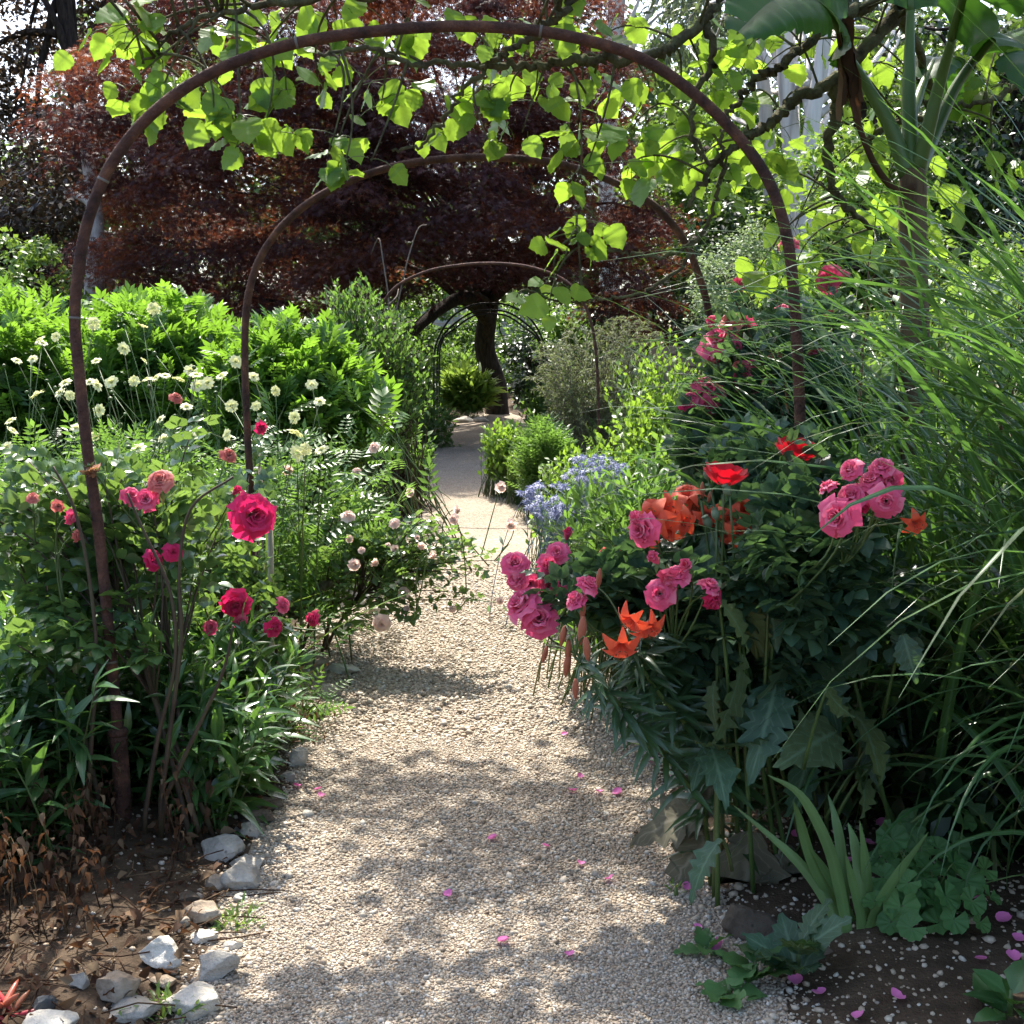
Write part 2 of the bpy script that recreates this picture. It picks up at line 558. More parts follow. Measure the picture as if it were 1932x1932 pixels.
def make_gravel():
    rng = np.random.default_rng(11)
    mb = MB()
    for (y0, y1, sp, rr, dens) in ((2.0, 3.3, .0074, .0038, 1.0), (3.3, 5.0, .0094, .0047, 1.0), (5.0, 9.6, .0155, .0072, .95)):
        yy = np.arange(y0, y1, sp)
        xx = np.arange(-1.35, .8, sp)
        X, Y = np.meshgrid(xx, yy)
        X = X + rng.uniform(-.5, .5, X.shape) * sp
        Y = Y + rng.uniform(-.5, .5, X.shape) * sp
        X, Y = X.ravel(), Y.ravel()
        e = edge_d(X, Y)
        keep = (rng.random(X.shape) < dens * sstep(.14, -.04, e) * sstep(9.6, 6.4, Y)) & (X > path_l(Y) - .3)
        X, Y = X[keep], Y[keep]
        R = rr * rng.lognormal(0, .30, len(X))
        R = np.where(rng.random(len(X)) < .008, R * 1.8, R)
        Z = top_z(X, Y) + R * rng.uniform(-.05, .5, len(X))
        blobs(mb, ICO0, np.stack([X, Y, Z], 1), R, rng)
    # strays on the bare soil of the beds
    for (xa, xb, ya, yb, n) in ((-1.7, -.65, 2.0, 4.2, 5200), (.5, 1.7, 2.0, 3.9, 6500)):
        X, Y = rng.uniform(xa, xb, n), rng.uniform(ya, yb, n)
        ok = rng.random(n) < (.12 if xa < 0 else .34) + .9 * np.exp(-np.maximum(edge_d(X, Y), 0) / .09)
        X, Y = X[ok], Y[ok]; n = len(X)
        R = .0048 * rng.lognormal(0, .45, n)
        blobs(mb, ICO0, np.stack([X, Y, top_z(X, Y) + R * .2], 1), R, rng)
    tag(mb.build('gravel', pebble_material()), kind='stuff')
make_gravel()

# ---------------------------------------------------------------- arches
M_RUST = plain('rusted_iron', [(.025, .014, .012), (.065, .030, .023), (.11, .050, .034), (.19, .085, .05)], rough=.82, spec=.3, scale=16, bump=.8, bscale=90)
M_BLACK = plain('black_iron', [(.008, .008, .009), (.02, .02, .021)], rough=.5, spec=.4)
M_WIRE = plain('tie_wire', [(.10, .085, .075), (.17, .15, .13)], rough=.6)

def hoop_curve(pts, d):
    return spline([at(x, y, d) for x, y in pts], 10)

def arch(pts, d, r, label, sleeve=None, ties=()):
    c = hoop_curve(pts, d)
    c[0, 2] = c[0, 2] - .08
    c[-1, 2] = gz(c[-1, 0], c[-1, 1]) - .08
    t = thing('rose_arch', (c[0, 0], d, c[0, 2]), label, 'arch', 'rusty hoop arches over the path')
    m = MB(); tubes(m, c, np.full(len(c), r), 12)
    m.build('hoop', M_RUST, t)
    if sleeve:
        q = c[c[:, 2] < sleeve][:]
        q = q[q[:, 0] < np.median(c[:, 0])]
        m = MB(); tubes(m, q, np.full(len(q), r * 1.55), 12)
        s = m.build('sleeve', M_RUST, t)
        m = MB(); e = q[-1]; dirn = unit(q[-1] - q[-2])
        tubes(m, np.array([e - dirn * .012, e - dirn * .004, e + dirn * .004, e + dirn * .012]), np.array([r * 1.6, r * 1.85, r * 1.85, r * 1.5]), 12)
        m.build('collar', M_RUST, s)
    for k in ties:
        i = int(k * (len(c) - 1)); dirn = unit(c[i + 1] - c[i])
        m = MB(); tubes(m, np.array([c[i] - dirn * .004, c[i], c[i] + dirn * .004]), np.full(3, r * 1.06), 12)
        m.build('tie_wire', M_WIRE, t)
    return t
A1 = [(235, 1600), (228, 1450), (206, 1200), (186, 1000), (165, 850), (149, 700), (141, 600), (149, 500), (171, 400), (216, 300), (290, 212), (400, 137), (560, 81), (750, 55), (900, 50), (1050, 64), (1200, 106), (1310, 177), (1400, 267), (1455, 352), (1485, 450), (1497, 550), (1506, 700), (1512, 900), (1516, 1300)]
A2 = [(494, 1290), (484, 1100), (475, 950), (466, 800), (462, 650), (470, 550), (500, 470), (560, 400), (640, 350), (740, 315), (850, 299), (950, 298), (1050, 308), (1150, 340), (1230, 385), (1285, 445), (1315, 510), (1337, 590), (1346, 700), (1350, 850), (1352, 1000)]
A3 = [(690, 930), (692, 800), (695, 700), (708, 610), (740, 548), (800, 514), (870, 500), (935, 497), (1000, 504), (1060, 526), (1096, 562), (1118, 620), (1127, 700), (1130, 820), (1130, 900)]
arch(A1, 3.85, .0175, 'largest nearest rusty hoop arch with a thick sleeve on its left foot', .38, (.075, .25, .36, .5, .62))
arch(A2, 5.5, .0165, 'middle rusty hoop arch standing between the near large arch and the small far one', None, (.06, .4, .62))
arch(A3, 12.0, .0145, 'farthest of the rusty hoop arches, thin and pale, with bare twigs at its left shoulder')
def black_arch():
    t = thing('garden_arch', at(925, 800, 20) * [1, 1, 0], 'slender black iron arch of three hoops at the far end of the path', 'arch')
    for d, w, top in ((19.4, 106, 572), (20.3, 100, 585), (21.2, 96, 592)):
        c0, zb = 925, 800
        pts = [(c0 - w, zb), (c0 - w, 680), (c0 - w * .93, 640), (c0 - w * .7, top + 28), (c0 - w * .35, top + 5), (c0, top), (c0 + w * .35, top + 5), (c0 + w * .7, top + 28), (c0 + w * .93, 640), (c0 + w, 680), (c0 + w, zb)]
        c = hoop_curve(pts, d)
        m = MB(); tubes(m, c, np.full(len(c), .016), 8); m.build('hoop', M_BLACK, t)
    for (x, y) in ((819, 760), (819, 700), (855, 614), (925, 580), (995, 614), (1030, 700), (1030, 760)):
        a, b = at(x, y, 19.4), at(925 + (x - 925) * .92, 705 + (y - 705) * .92, 21.2)
        m = MB(); tubes(m, np.linspace(a, b, 3), np.full(3, .009), 6); m.build('crossbar', M_BLACK, t)
black_arch()

# ---------------------------------------------------------------- edging stones
def stone_material(name, cols, moss=0.0, lichen=.0):
    k = NT(name)
    a = k.noise(9, 6, .65).outputs[0]
    c = k.ramp(a, cols, np.linspace(.3, .7, len(cols)))
    v = k.n('TexVoronoi', {'Vector': k.n('TexCoord').outputs['Object'], 'Scale': 34.0})
    pit = k.n('MapRange', {0: v.outputs['Distance'], 1: .06, 2: .22, 3: .7, 4: 0}).outputs[0]
    pit = k.math('MULTIPLY', pit, k.n('MapRange', {0: k.noise(14, 2).outputs[0], 1: .5, 2: .62}).outputs[0])
    c = k.mix(pit, c, tuple(q * .25 for q in cols[0]))
    if moss:
        mk = k.n('MapRange', {0: k.noise(11, 4).outputs[0], 1: .55 - moss * .3, 2: .65 - moss * .3}).outputs[0]
        c = k.mix(mk, c, (.075, .085, .018))
    b = k.n('Bump', {'Strength': 1.0, 'Distance': .014, 'Height': k.noise(40, 6, .7).outputs[0]})
    return k.finish(k.n('BsdfPrincipled', {'Base Color': c, 'Roughness': .9, 'Specular IOR Level': .2, 'Normal': b.outputs[0]}))
M_STONE = {
    'pale': stone_material('pale_limestone', [(.34, .30, .24), (.54, .49, .41), (.66, .61, .53)]),
    'white': stone_material('white_limestone', [(.40, .36, .30), (.57, .53, .45), (.68, .64, .56)]),
    'grey': stone_material('grey_stone', [(.24, .21, .17), (.38, .345, .29), (.50, .46, .40)]),
    'tan': stone_material('tan_stone', [(.16, .12, .085), (.30, .235, .17), (.45, .39, .31)]),
    'brown': stone_material('brown_stone', [(.055, .042, .032), (.11, .085, .062), (.17, .135, .10)]),
    'dark': stone_material('dark_slate', [(.05, .055, .058), (.085, .09, .092), (.12, .122, .12)]),
    'moss': stone_material('mossy_stone', [(.12, .11, .09), (.22, .20, .17), (.32, .30, .27)], moss=1.0),
}
def stone(px, py, w, h, kind, label, seed, deep=.8, group='stones edging the left side of the path'):
    rng = np.random.default_rng(seed)
    g = ground_at(px, py + h * .42)
    d = g[1]
    sx, sz = w / FPX * d * .56, h / FPX * d * .56
    V, F = ICO4
    V = V.copy()
    for _ in range(15):                      # broken facets
        n = unit(rng.normal(size=3)); k = rng.uniform(.50, .84)
        dd = V @ n
        V = np.where((dd > k)[:, None], V - (dd - k)[:, None] * n, V)
    for s, q in ((2.5, .08), (5, .035), (9, .02), (21, .010)):
        ph = rng.uniform(0, 6, 3)
        V = V * (1 + q * (np.sin(V[:, :1] * s + ph[0]) + np.sin(V[:, 1:2] * s + ph[1]) + np.sin(V[:, 2:] * s + ph[2])))
    V = V / np.abs(V).max(0)
    V = V * [sx, sx * deep, sz * 1.25]
    a = rng.uniform(-.3, .3)
    V = np.stack([V[:, 0] * math.cos(a) - V[:, 1] * math.sin(a), V[:, 0] * math.sin(a) + V[:, 1] * math.cos(a), V[:, 2]], 1)
    o = MB().add(V, [F]).build('edging_stone', M_STONE[kind])
    o.location = (g[0], g[1] + sx * deep * .3, top_z(g[0], g[1]) + sz * .55)
    return tag(o, label, 'stone', group)
STONES = [
    (365, 1882, 122, 74, 'pale', 'big flat pale limestone block speckled grey, largest of the edging stones'),
    (215, 1864, 84, 60, 'tan', 'angular tan stone with a sharp peak beside the big speckled block'),
    (306, 1800, 86, 60, 'white', 'bright white angular stone, whitest of the larger edging stones'),
    (402, 1822, 92, 52, 'grey', 'low purple-grey stone sunk in gravel right of the bright white one'),
    (92, 1932, 110, 56, 'white', 'white chalky stone cut off by the bottom edge of the picture'),
    (80, 1895, 52, 30, 'dark', 'small smooth dark slate stone in the bottom left soil'),
    (150, 1848, 44, 32, 'grey', 'small greenish grey stone lying alone on brown soil'),
    (250, 1908, 118, 42, 'grey', 'flat grey slab between the tan peaked stone and the speckled block'),
    (312, 1852, 60, 26, 'tan', 'small flat tan stone under the bright white one'),
    (386, 1722, 84, 38, 'tan', 'cream and brown ridge-shaped stone in the middle of the edging'),
    (382, 1766, 62, 20, 'white', 'row of flat white chips below the cream ridge-shaped stone'),
    (440, 1784, 36, 14, 'white', 'little white chip at the gravel edge right of the flat chips'),
    (452, 1656, 74, 46, 'grey', 'rounded grey stone with dark patches behind a small white one'),
    (456, 1693, 32, 16, 'white', 'small white stone on the gravel under the rounded grey one'),
    (460, 1628, 68, 26, 'grey', 'thin bluish grey stone stacked behind the rounded grey one'),
    (424, 1602, 84, 40, 'grey', 'grey wedge-shaped stone with its tip towards the gravel'),
    (352, 1692, 44, 24, 'brown', 'small brown stone among dead leaves left of the edging'),
    (470, 1566, 56, 26, 'grey', 'pitted grey stone with dark holes next to the shaded gravel'),
    (478, 1540, 72, 22, 'brown', 'dark brown low stone behind the pitted grey one'),
    (484, 1514, 92, 24, 'brown', 'long brown slab with fallen petals behind it'),
    (562, 1428, 36, 40, 'pale', 'upright pale stone by the dry seedlings at the path edge'),
    (584, 1346, 60, 26, 'moss', 'mossy yellow-green stone by the middle of the left path edge'),
    (622, 1306, 40, 24, 'grey', 'small bluish stone in sun above the mossy one'),
    (596, 1252, 96, 18, 'tan', 'flat tan stone shading the sunlit gravel near the second arch foot'),
    (668, 1172, 46, 22, 'pale', 'pale stone under the drooping pale pink rose'),
    (640, 1188, 54, 22, 'white', 'sunlit white stone chip between the second arch foot and the lowest pale rose'),
    (600, 1196, 44, 18, 'pale', 'small pale stone among leaves right of the wooden stake'),
    (690, 1130, 34, 22, 'white', 'white stone on bare soil beside the leaning mossy stem'),
    (650, 1262, 58, 18, 'white', 'long flat white stone beside the flat tan one near the second arch foot'),
    (410, 1668, 50, 30, 'tan', 'tan stone touching the rounded grey one on its bed side'),
    (505, 1492, 44, 20, 'brown', 'small brown stone behind the long brown slab'),
    (545, 1462, 34, 22, 'grey', 'small grey stone in front of the upright pale one'),
    (715, 1150, 40, 20, 'grey', 'grey stone half hidden behind the low pale rose blooms'),
]
for i, (px, py, w, h, kd, lb) in enumerate(STONES):
    stone(px, py, w, h, kd, lb, 100 + i)
stone(1412, 1742, 108, 62, 'brown', 'round brown stone on the right path edge beside the iris', 300, group='stones on the right path edge')
stone(1545, 1790, 60, 22, 'brown', 'low brown stone under the iris leaves', 301, group='stones on the right path edge')
for i, (px, py, w) in enumerate(((838, 800, 40), (872, 792, 36), (905, 790, 34))):
    stone(px, py, w, 12, 'pale', ('pale stone ending the far path, at its left corner', 'pale stone ending the far path, in its middle', 'pale stone ending the far path, nearest the leaning trunk')[i], 320 + i, group='stones at the far end of the path')

# ---------------------------------------------------------------- fallen petals
M_PETAL = petal_mat('fallen_petal', [(.62, .06, .30), (.74, .14, .42), (.80, .32, .55)], (.8, .15, .4))
def make_petals():
    V, F, U = [], [], []
    for v in np.linspace(0, 1, 5):
        for u in np.linspace(-1, 1, 5):
            w = .55 * math.sin(PI * (.12 + .80 * v)) ** .7
            V.append((u * w, v - .5, .55 * u * u * w + .5 * (v - .5) ** 2 + .03 * math.sin(5 * u + 3 * v)))
            U.append((u, v, 0))
    i = np.arange(4)[:, None] * 5 + np.arange(4)[None]
    F = np.stack([i, i + 1, i + 6, i + 5], -1).reshape(-1, 4)
    me = MB().add(V, [F], U).mesh('fallen_petal', M_PETAL)
    rng = random.Random(4)
    spots = [(1095, 1470), (1080, 1497), (1130, 1499), (1165, 1501), (1065, 1390), (1225, 1440), (1232, 1412), (1095, 1635), (1150, 1664), (1300, 1680), (1295, 1642), (1030, 1602),
             (930, 1587), (1075, 1808), (1315, 1757), (950, 1782), (845, 1693), (1268, 1470), (1245, 1497), (1320, 1650), (1258, 1530), (1240, 1560), (606, 1506), (600, 1494),
             (448, 1498), (462, 1494), (436, 1502), (470, 1486), (560, 1488)]
    soil = [(1500, 1858), (1545, 1882), (1692, 1888), (1805, 1652), (1850, 1818), (1910, 1812), (1895, 1742), (1665, 1562), (1692, 1582), (1505, 1582), (1545, 1732), (1350, 1792),
            (1620, 1925), (1730, 1600), (1480, 1775), (1560, 1752), (1840, 1700), (1780, 1560), (1520, 1650), (1600, 1630), (1925, 1780), (1640, 1598), (1530, 1560)]
    for k, (x, y) in enumerate(spots + soil):
        g = ground_at(x, y)
        o = link('fallen_petal', me, None, (g[0], g[1], top_z(g[0], g[1]) + .010), (rng.uniform(-.4, .4), rng.uniform(-.4, .4), rng.uniform(0, 6.3)), rng.uniform(.022, .036) * (1.2 if k > 28 else 1))
        if k < 29: tag(o, 'fallen pink rose petal lying on the gravel path or its edge stones', 'petal', 'fallen petals on the gravel path')
        else: tag(o, 'fallen pink rose petal lying on dark soil of the right bed', 'petal', 'fallen petals on the right bed')
make_petals()
# ================================================================ TREES AND BACKGROUND
M_BARK_DARK = plain('dark_bark', [(.012, .009, .008), (.035, .026, .021), (.065, .05, .04)], rough=.95, spec=.15, scale=7, bump=.9, bscale=22, stretch=(3, 3, .6))
M_BARK_MOSS = plain('mossy_bark', [(.035, .030, .022), (.085, .075, .045), (.13, .13, .07), (.10, .12, .035)], rough=.95, spec=.15, scale=16, bump=.9, bscale=60)
M_BARK_PALE = plain('pale_bark', [(.20, .17, .15), (.36, .33, .31), (.50, .48, .47)], rough=.8, spec=.2, scale=2.2, bump=.3, bscale=9, stretch=(4, 4, .35))
M_BARK_GUM = plain('gum_bark', [(.36, .32, .28), (.58, .54, .49), (.72, .68, .63)], rough=.8, spec=.2, scale=2.2, bump=.25, bscale=9, stretch=(4, 4, .35))
M_TWIG = plain('bare_twig', [(.09, .065, .05), (.17, .135, .105)], rough=.8, scale=20)

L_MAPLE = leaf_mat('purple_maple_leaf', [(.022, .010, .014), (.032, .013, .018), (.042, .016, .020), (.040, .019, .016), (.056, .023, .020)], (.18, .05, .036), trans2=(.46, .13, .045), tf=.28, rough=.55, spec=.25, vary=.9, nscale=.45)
L_BEECH = leaf_mat('dark_purple_leaf', [(.010, .010, .008), (.020, .017, .012), (.030, .018, .014)], (.10, .06, .03), tf=.25, rough=.45, nscale=.5)
L_MID = leaf_mat('mid_green_leaf', [(.040, .085, .02), (.06, .13, .028), (.09, .17, .035)], (.25, .42, .06), tf=.4, nscale=.5, vary=.8)
L_LIGHT = leaf_mat('light_green_leaf', [(.060, .13, .022), (.085, .17, .03), (.12, .20, .04)], (.30, .46, .06), tf=.42, nscale=.7)
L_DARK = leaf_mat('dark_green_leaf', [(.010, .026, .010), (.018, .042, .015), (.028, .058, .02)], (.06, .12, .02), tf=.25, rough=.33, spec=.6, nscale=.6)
L_GUM = leaf_mat('grey_green_leaf', [(.06, .085, .055), (.09, .12, .08), (.12, .14, .085)], (.20, .26, .10), tf=.35, nscale=.6)
L_SILVER = leaf_mat('silver_leaf', [(.13, .19, .10), (.18, .25, .14), (.23, .30, .18)], (.28, .38, .14), tf=.35, rough=.6, nscale=2)

def in_ell(rng, ells, n, shell=.5):
    out = []
    vol = np.array([np.prod(r) for c, r in ells]) ** .8
    for k in rng.choice(len(ells), n, p=vol / vol.sum()):
        c, r = ells[k]
        v = unit(rng.normal(size=3)) * rng.random() ** (1 / 3 * shell)
        out.append(np.asarray(c) + v * r)
    return np.array(out)

def pads(rng, mb, C, rad, per, leaf, L, flat=.4, droop=.25, nj=.45):
    n = len(C)
    q = unit(rng.normal(size=(n, per, 3))) * rng.random((n, per, 1)) ** .45
    rr = rad * rng.uniform(.65, 1.3, (n, 1, 1))
    off = q * rr * np.array([1, 1, flat])
    off[..., 2] -= droop * (off[..., 0] ** 2 + off[..., 1] ** 2) / rr[..., 0]
    P = (C[:, None] + off).reshape(-1, 3)
    D = q * [1, 1, .3] + rng.normal(size=(n, per, 3)) * .55 - [0, 0, droop * 1.2]
    N = np.array([0, 0, 1.]) + q * [.4, .4, .3] + rng.normal(size=(n, per, 3)) * nj
    scatter(mb, leaf, P, D.reshape(-1, 3), N.reshape(-1, 3), rng.uniform(L[0], L[1], n * per))

def limbs(rng, mb, start, ends, r0, r1=.02, sag=.15, m=9, sides=6):
    B = np.asarray(start, float)
    if B.ndim == 1: B = np.repeat(B[None], len(ends), 0)
    E = np.asarray(ends, float)
    Cc = (B + E) / 2 + np.array([0, 0, 1]) * (np.linalg.norm(E - B, axis=1) * sag)[:, None] + rng.normal(size=B.shape) * .12 * np.linalg.norm(E - B, axis=1)[:, None]
    C = bez(B, Cc, E, m)
    C[:, 1:-1] += rng.normal(size=C[:, 1:-1].shape) * .035
    tubes(mb, C, (r1 + (r0 - r1) * (1 - np.linspace(0, 1, m)) ** 1.3)[None], sides)

def tree(name, label, cat, trunk, r, ells, ncl, rad, per, leaf, L, lm, bm, seed, flat=.5, droop=.25, nlimb=12, shell=.5, group=None, r_top=.5, hang=None):
    rng = np.random.default_rng(seed)
    c = spline(trunk, 6)
    t = thing(name, c[0], label, cat, group)
    mb = MB()
    rr = r * (1 - (1 - r_top) * np.linspace(0, 1, len(c)))
    rr = rr * (1 + .35 * np.exp(-np.linspace(0, 1, len(c)) * 12))
    tubes(mb, c, rr, 14)
    mb.build('trunk', bm, t)
    C = in_ell(rng, ells, ncl, shell)
    if hang is not None: C = np.vstack([C, hang])
    lb = MB()
    pick = rng.choice(len(C), min(nlimb, len(C)), replace=False)
    st = c[rng.integers(int(len(c) * .45), len(c), len(pick))]
    limbs(rng, lb, st, C[pick], r * .42, .015)
    lb.build('limbs', bm, t)
    fo = MB()
    pads(rng, fo, C, rad, per, leaf, L, flat, droop)
    fo.build('crown', lm, t)
    return t

# ---- the purple maple over the path
def maple():
    rng = np.random.default_rng(5)
    base = at(938, 778, 24.0)
    base[2] = gz(base[0], base[1]) - .1
    tr = [base, at(936, 730, 24), at(915, 660, 24), at(918, 610, 23.8), at(925, 560, 23.5), at(915, 480, 23), at(870, 380, 22)]
    # crown pads read from the outline, each at its own depth in a dome about 9 m deep
    C = []
    poly = [(95, 165), (150, 90), (215, 40), (260, -60), (500, -190), (850, -210), (1090, -130), (1150, 20), (1165, 150), (1205, 290), (1245, 400), (1278, 500), (1274, 600), (1200, 632), (1150, 600),
            (1120, 560), (1060, 535), (985, 520), (900, 515), (800, 525), (730, 560), (690, 600), (600, 610), (420, 600), (250, 560), (175, 520), (150, 440), (190, 380), (120, 300), (140, 240)]
    P = np.array(poly, float)
    def inside(x, y):
        j, c = len(P) - 1, False
        for i in range(len(P)):
            if (P[i, 1] > y) != (P[j, 1] > y) and x < (P[j, 0] - P[i, 0]) * (y - P[i, 1]) / (P[j, 1] - P[i, 1]) + P[i, 0]: c = not c
            j = i
        return c
    def depth_half(x, y):
        u = np.clip((x - 680) / 600, -1, 1)
        v = np.clip((y - 330) / 500, -1, 1)
        return 4.6 * math.sqrt(max(.04, 1 - .75 * u * u - .5 * v * v))
    while len(C) < 700:
        x, y = rng.uniform(60, 1290), rng.uniform(-215, 620)
        if not inside(x, y): continue
        h = depth_half(x, y)
        s = rng.uniform(-1, 1)
        s = math.copysign(abs(s) ** .75, s)
        if s > .2 and rng.random() < .35: continue
        C.append(at(x, y, 20.5 + h * s))
    C = np.array(C)
    t = thing('maple_tree', base, 'huge purple-leaved maple with a dark leaning trunk spreading over the far path', 'tree')
    mb = MB()
    c = spline(tr, 7)
    tubes(mb, c, np.interp(np.linspace(0, 1, len(c)), [0, .08, .5, 1], [.27, .21, .19, .10]), 14)
    mb.build('trunk', M_BARK_DARK, t)
    lb = MB()
    # the low limbs seen under the third arch, bending down to the left
    for pts, r in (([(918, 600, 23.6), (880, 560, 22.8), (820, 590, 22), (760, 640, 21), (700, 665, 20), (640, 640, 19)], .15),
                   ([(922, 570, 23.5), (985, 520, 22.6), (1060, 500, 21.5), (1150, 500, 20.5)], .11),
                   ([(918, 560, 23.5), (860, 470, 22), (760, 420, 20.5), (640, 400, 20.5)], .13),
                   ([(900, 460, 23), (940, 330, 22), (1010, 200, 21), (1060, 60, 20.5)], .11),
                   ([(870, 380, 22), (700, 260, 21), (500, 180, 20), (300, 150, 19)], .11),
                   ([(870, 380, 22), (800, 200, 21), (760, 0, 20.5), (700, -120, 20)], .10),
                   ([(640, 640, 19), (560, 580, 18.5), (470, 560, 18)], .05)):
        q = spline([at(*p) for p in pts], 6)
        tubes(lb, q, np.linspace(r, r * .3, len(q)), 8)
    pick = rng.choice(len(C), 36, replace=False)
    st = c[rng.integers(int(len(c) * .5), len(c), 36)]
    limbs(rng, lb, st, C[pick], .045, .010, sag=.1)
    lb.build('limbs', M_BARK_DARK, t)
    fo = MB()
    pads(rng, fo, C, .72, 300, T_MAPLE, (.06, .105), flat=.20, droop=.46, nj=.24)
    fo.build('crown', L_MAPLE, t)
maple()

def w(px, py, d): return at(px, py, d)
def ell(px, py, d, rx, ry, rz): return (at(px, py, d), np.array([rx, ry, rz]))
def foot(px, d, dx=0):
    p = at(px, 705, d)
    return np.array([p[0] + dx, d, float(gz(p[0] + dx, d)) - .1])

tree('dark_tree', 'tall dark tree at the top left edge with black forking limbs against the sky', 'tree',
     [foot(182, 25), w(180, 540, 25), w(170, 350, 25), w(140, 150, 25), w(118, -20, 25), w(100, -250, 25)], .24,
     [ell(20, 330, 25, 1.6, 2.0, 1.9), ell(90, 20, 26, 1.3, 2, 1.0), ell(-120, 160, 26, 1.9, 2.2, 2.6), ell(80, 470, 24, 1.3, 1.8, .9), ell(190, -40, 26, .9, 1.5, .8), ell(60, -260, 26, 2.5, 2.5, 1.8), ell(110, 300, 25, .8, 1.2, .9), ell(-20, 230, 26, .8, 1.2, .7), ell(10, 480, 25, .9, 1.2, .7)],
     200, .55, 120, T_DIA, (.09, .17), L_BEECH, M_BARK_DARK, 21, nlimb=16)
tree('pale_trunk_tree', 'tree with a pale grey bare trunk standing left of the purple maple', 'tree',
     [foot(178, 19), w(178, 560, 19), w(182, 450, 19), w(170, 330, 19.5), w(150, 200, 20)], .17,
     [ell(60, 380, 20, .8, 1.0, .5), ell(150, 290, 20.5, .8, .8, .5), ell(30, 240, 21, .7, .8, .6)], 26, .45, 90, T_DIA, (.08, .15), L_BEECH, M_BARK_PALE, 22, nlimb=2)
tree('young_tree', 'light yellow-green leafy young tree at the left edge above the tall leafy mound', 'tree',
     [foot(40, 17), w(40, 620, 17), w(50, 520, 17)], .06,
     [ell(30, 520, 17, .75, .9, .5), ell(110, 560, 17, .35, .6, .3), ell(-60, 560, 17, .6, .8, .6), ell(60, 600, 17, .8, .6, .4)], 60, .3, 90, T_DIA, (.07, .12), L_LIGHT, M_BARK_DARK, 23, nlimb=18)

# ---- white gum trunks
def gum(label, trunk, r, ells, seed, ncl=40):
    tree('gum_tree', label, 'tree', trunk, r, ells, ncl, .6, 70, T_LANCE_LOW, (.16, .28), L_GUM, M_BARK_GUM, seed, flat=.9, droop=.5, nlimb=14, group='pale gum trees on the right', r_top=.72)
gum('slim pale gum trunk rising above the purple maple, right of the arch top', [foot(1150, 30), w(1150, 500, 30), w(1146, 230, 30), w(1156, 90, 30), w(1168, -60, 30), w(1165, -260, 30)], .25,
    [ell(1230, 20, 30.5, 1.1, 1.2, 1.3), ell(1080, -200, 30, 1.8, 1.5, 1.2), ell(1280, -180, 31, 1.6, 1.5, 1.3)], 31)
gum('thin pale gum trunk just left of the thick twin gum trunks', [foot(1462, 19), w(1456, 420, 19), w(1446, 230, 19), w(1432, 80, 19), w(1410, -120, 19)], .12,
    [ell(1380, 90, 27.5, .8, 1.2, 1.0), ell(1400, -150, 27, 1.3, 1.3, 1.0), ell(1310, 30, 28, .9, 1, .9)], 32)
gum('thick pale gum trunk, left one of the twin trunks behind the big arch', [foot(1500, 17.4), w(1500, 420, 17.4), w(1492, 260, 17.4), w(1482, 120, 17.4), w(1478, -80, 17.4)], .145,
    [ell(1460, -120, 25.5, 1.5, 1.4, 1.0), ell(1570, 40, 26, .8, 1, .8)], 33)
gum('leaning pale gum trunk, right one of the twin trunks behind the big arch', [foot(1512, 16.9), w(1516, 400, 16.9), w(1530, 250, 16.9), w(1552, 100, 16.9), w(1566, -80, 16.9)], .125,
    [ell(1600, -130, 25, 1.3, 1.3, .9), ell(1660, 40, 26, .8, 1, .8)], 34)

# ---- green trees behind on the right
tree('leafy_tree', 'mid green leafy tree between the purple maple and the gum trunks', 'tree', [foot(1340, 23), w(1340, 560, 23), w(1335, 400, 23), w(1330, 280, 23)], .13,
     [ell(1320, 300, 23, 1.3, 1.4, 1.2), ell(1400, 220, 24, 1.0, 1.3, 1.2), ell(1290, 440, 22, .8, 1.2, .9), ell(1420, 380, 23, .9, 1.2, .9)], 90, .42, 110, T_DIA, (.09, .16), L_MID, M_BARK_DARK, 41, nlimb=20)
tree('leafy_tree', 'tall light green tree behind the gum trunks and the lime-green branches', 'tree', [foot(1600, 20), w(1600, 500, 20), w(1610, 300, 20), w(1620, 150, 20)], .14,
     [ell(1600, 260, 20, 1.2, 1.3, 1.4), ell(1690, 150, 21, 1.0, 1.3, 1.2), ell(1560, 430, 19, 1.0, 1.2, .7), ell(1700, 380, 20, 1.0, 1.2, .9)], 85, .42, 110, T_DIA, (.09, .16), L_LIGHT, M_BARK_DARK, 42, nlimb=20)
tree('holly_tree', 'dark glossy evergreen tree at the right edge behind the banana plant', 'tree', [foot(1950, 13), w(1950, 500, 13), w(1940, 300, 13), w(1930, 100, 13)], .14,
     [ell(1900, 250, 13, .8, 1.2, 1.2), ell(1860, 400, 12.5, .7, 1.0, .7), ell(2040, 300, 13, .8, 1.2, 1.6), ell(1900, 30, 13.5, 1.0, 1.2, .7), ell(1780, 350, 13.5, .5, .8, .7), ell(1830, 170, 14, .5, .9, .6)], 150, .36, 120, T_SMALL, (.06, .11), L_DARK, M_BARK_DARK, 43, nlimb=26)
tree('bay_bush', 'dark rounded evergreen bush standing right of the leaning maple trunk', 'bush', [foot(1000, 26), w(1000, 720, 26), w(1000, 680, 26)], .08,
     [ell(1010, 690, 26, .5, .7, .75), ell(1015, 740, 26, .55, .7, .5), ell(985, 660, 26.5, .35, .5, .4)], 45, .26, 100, T_DIA, (.07, .12), L_DARK, M_BARK_DARK, 44, nlimb=12)
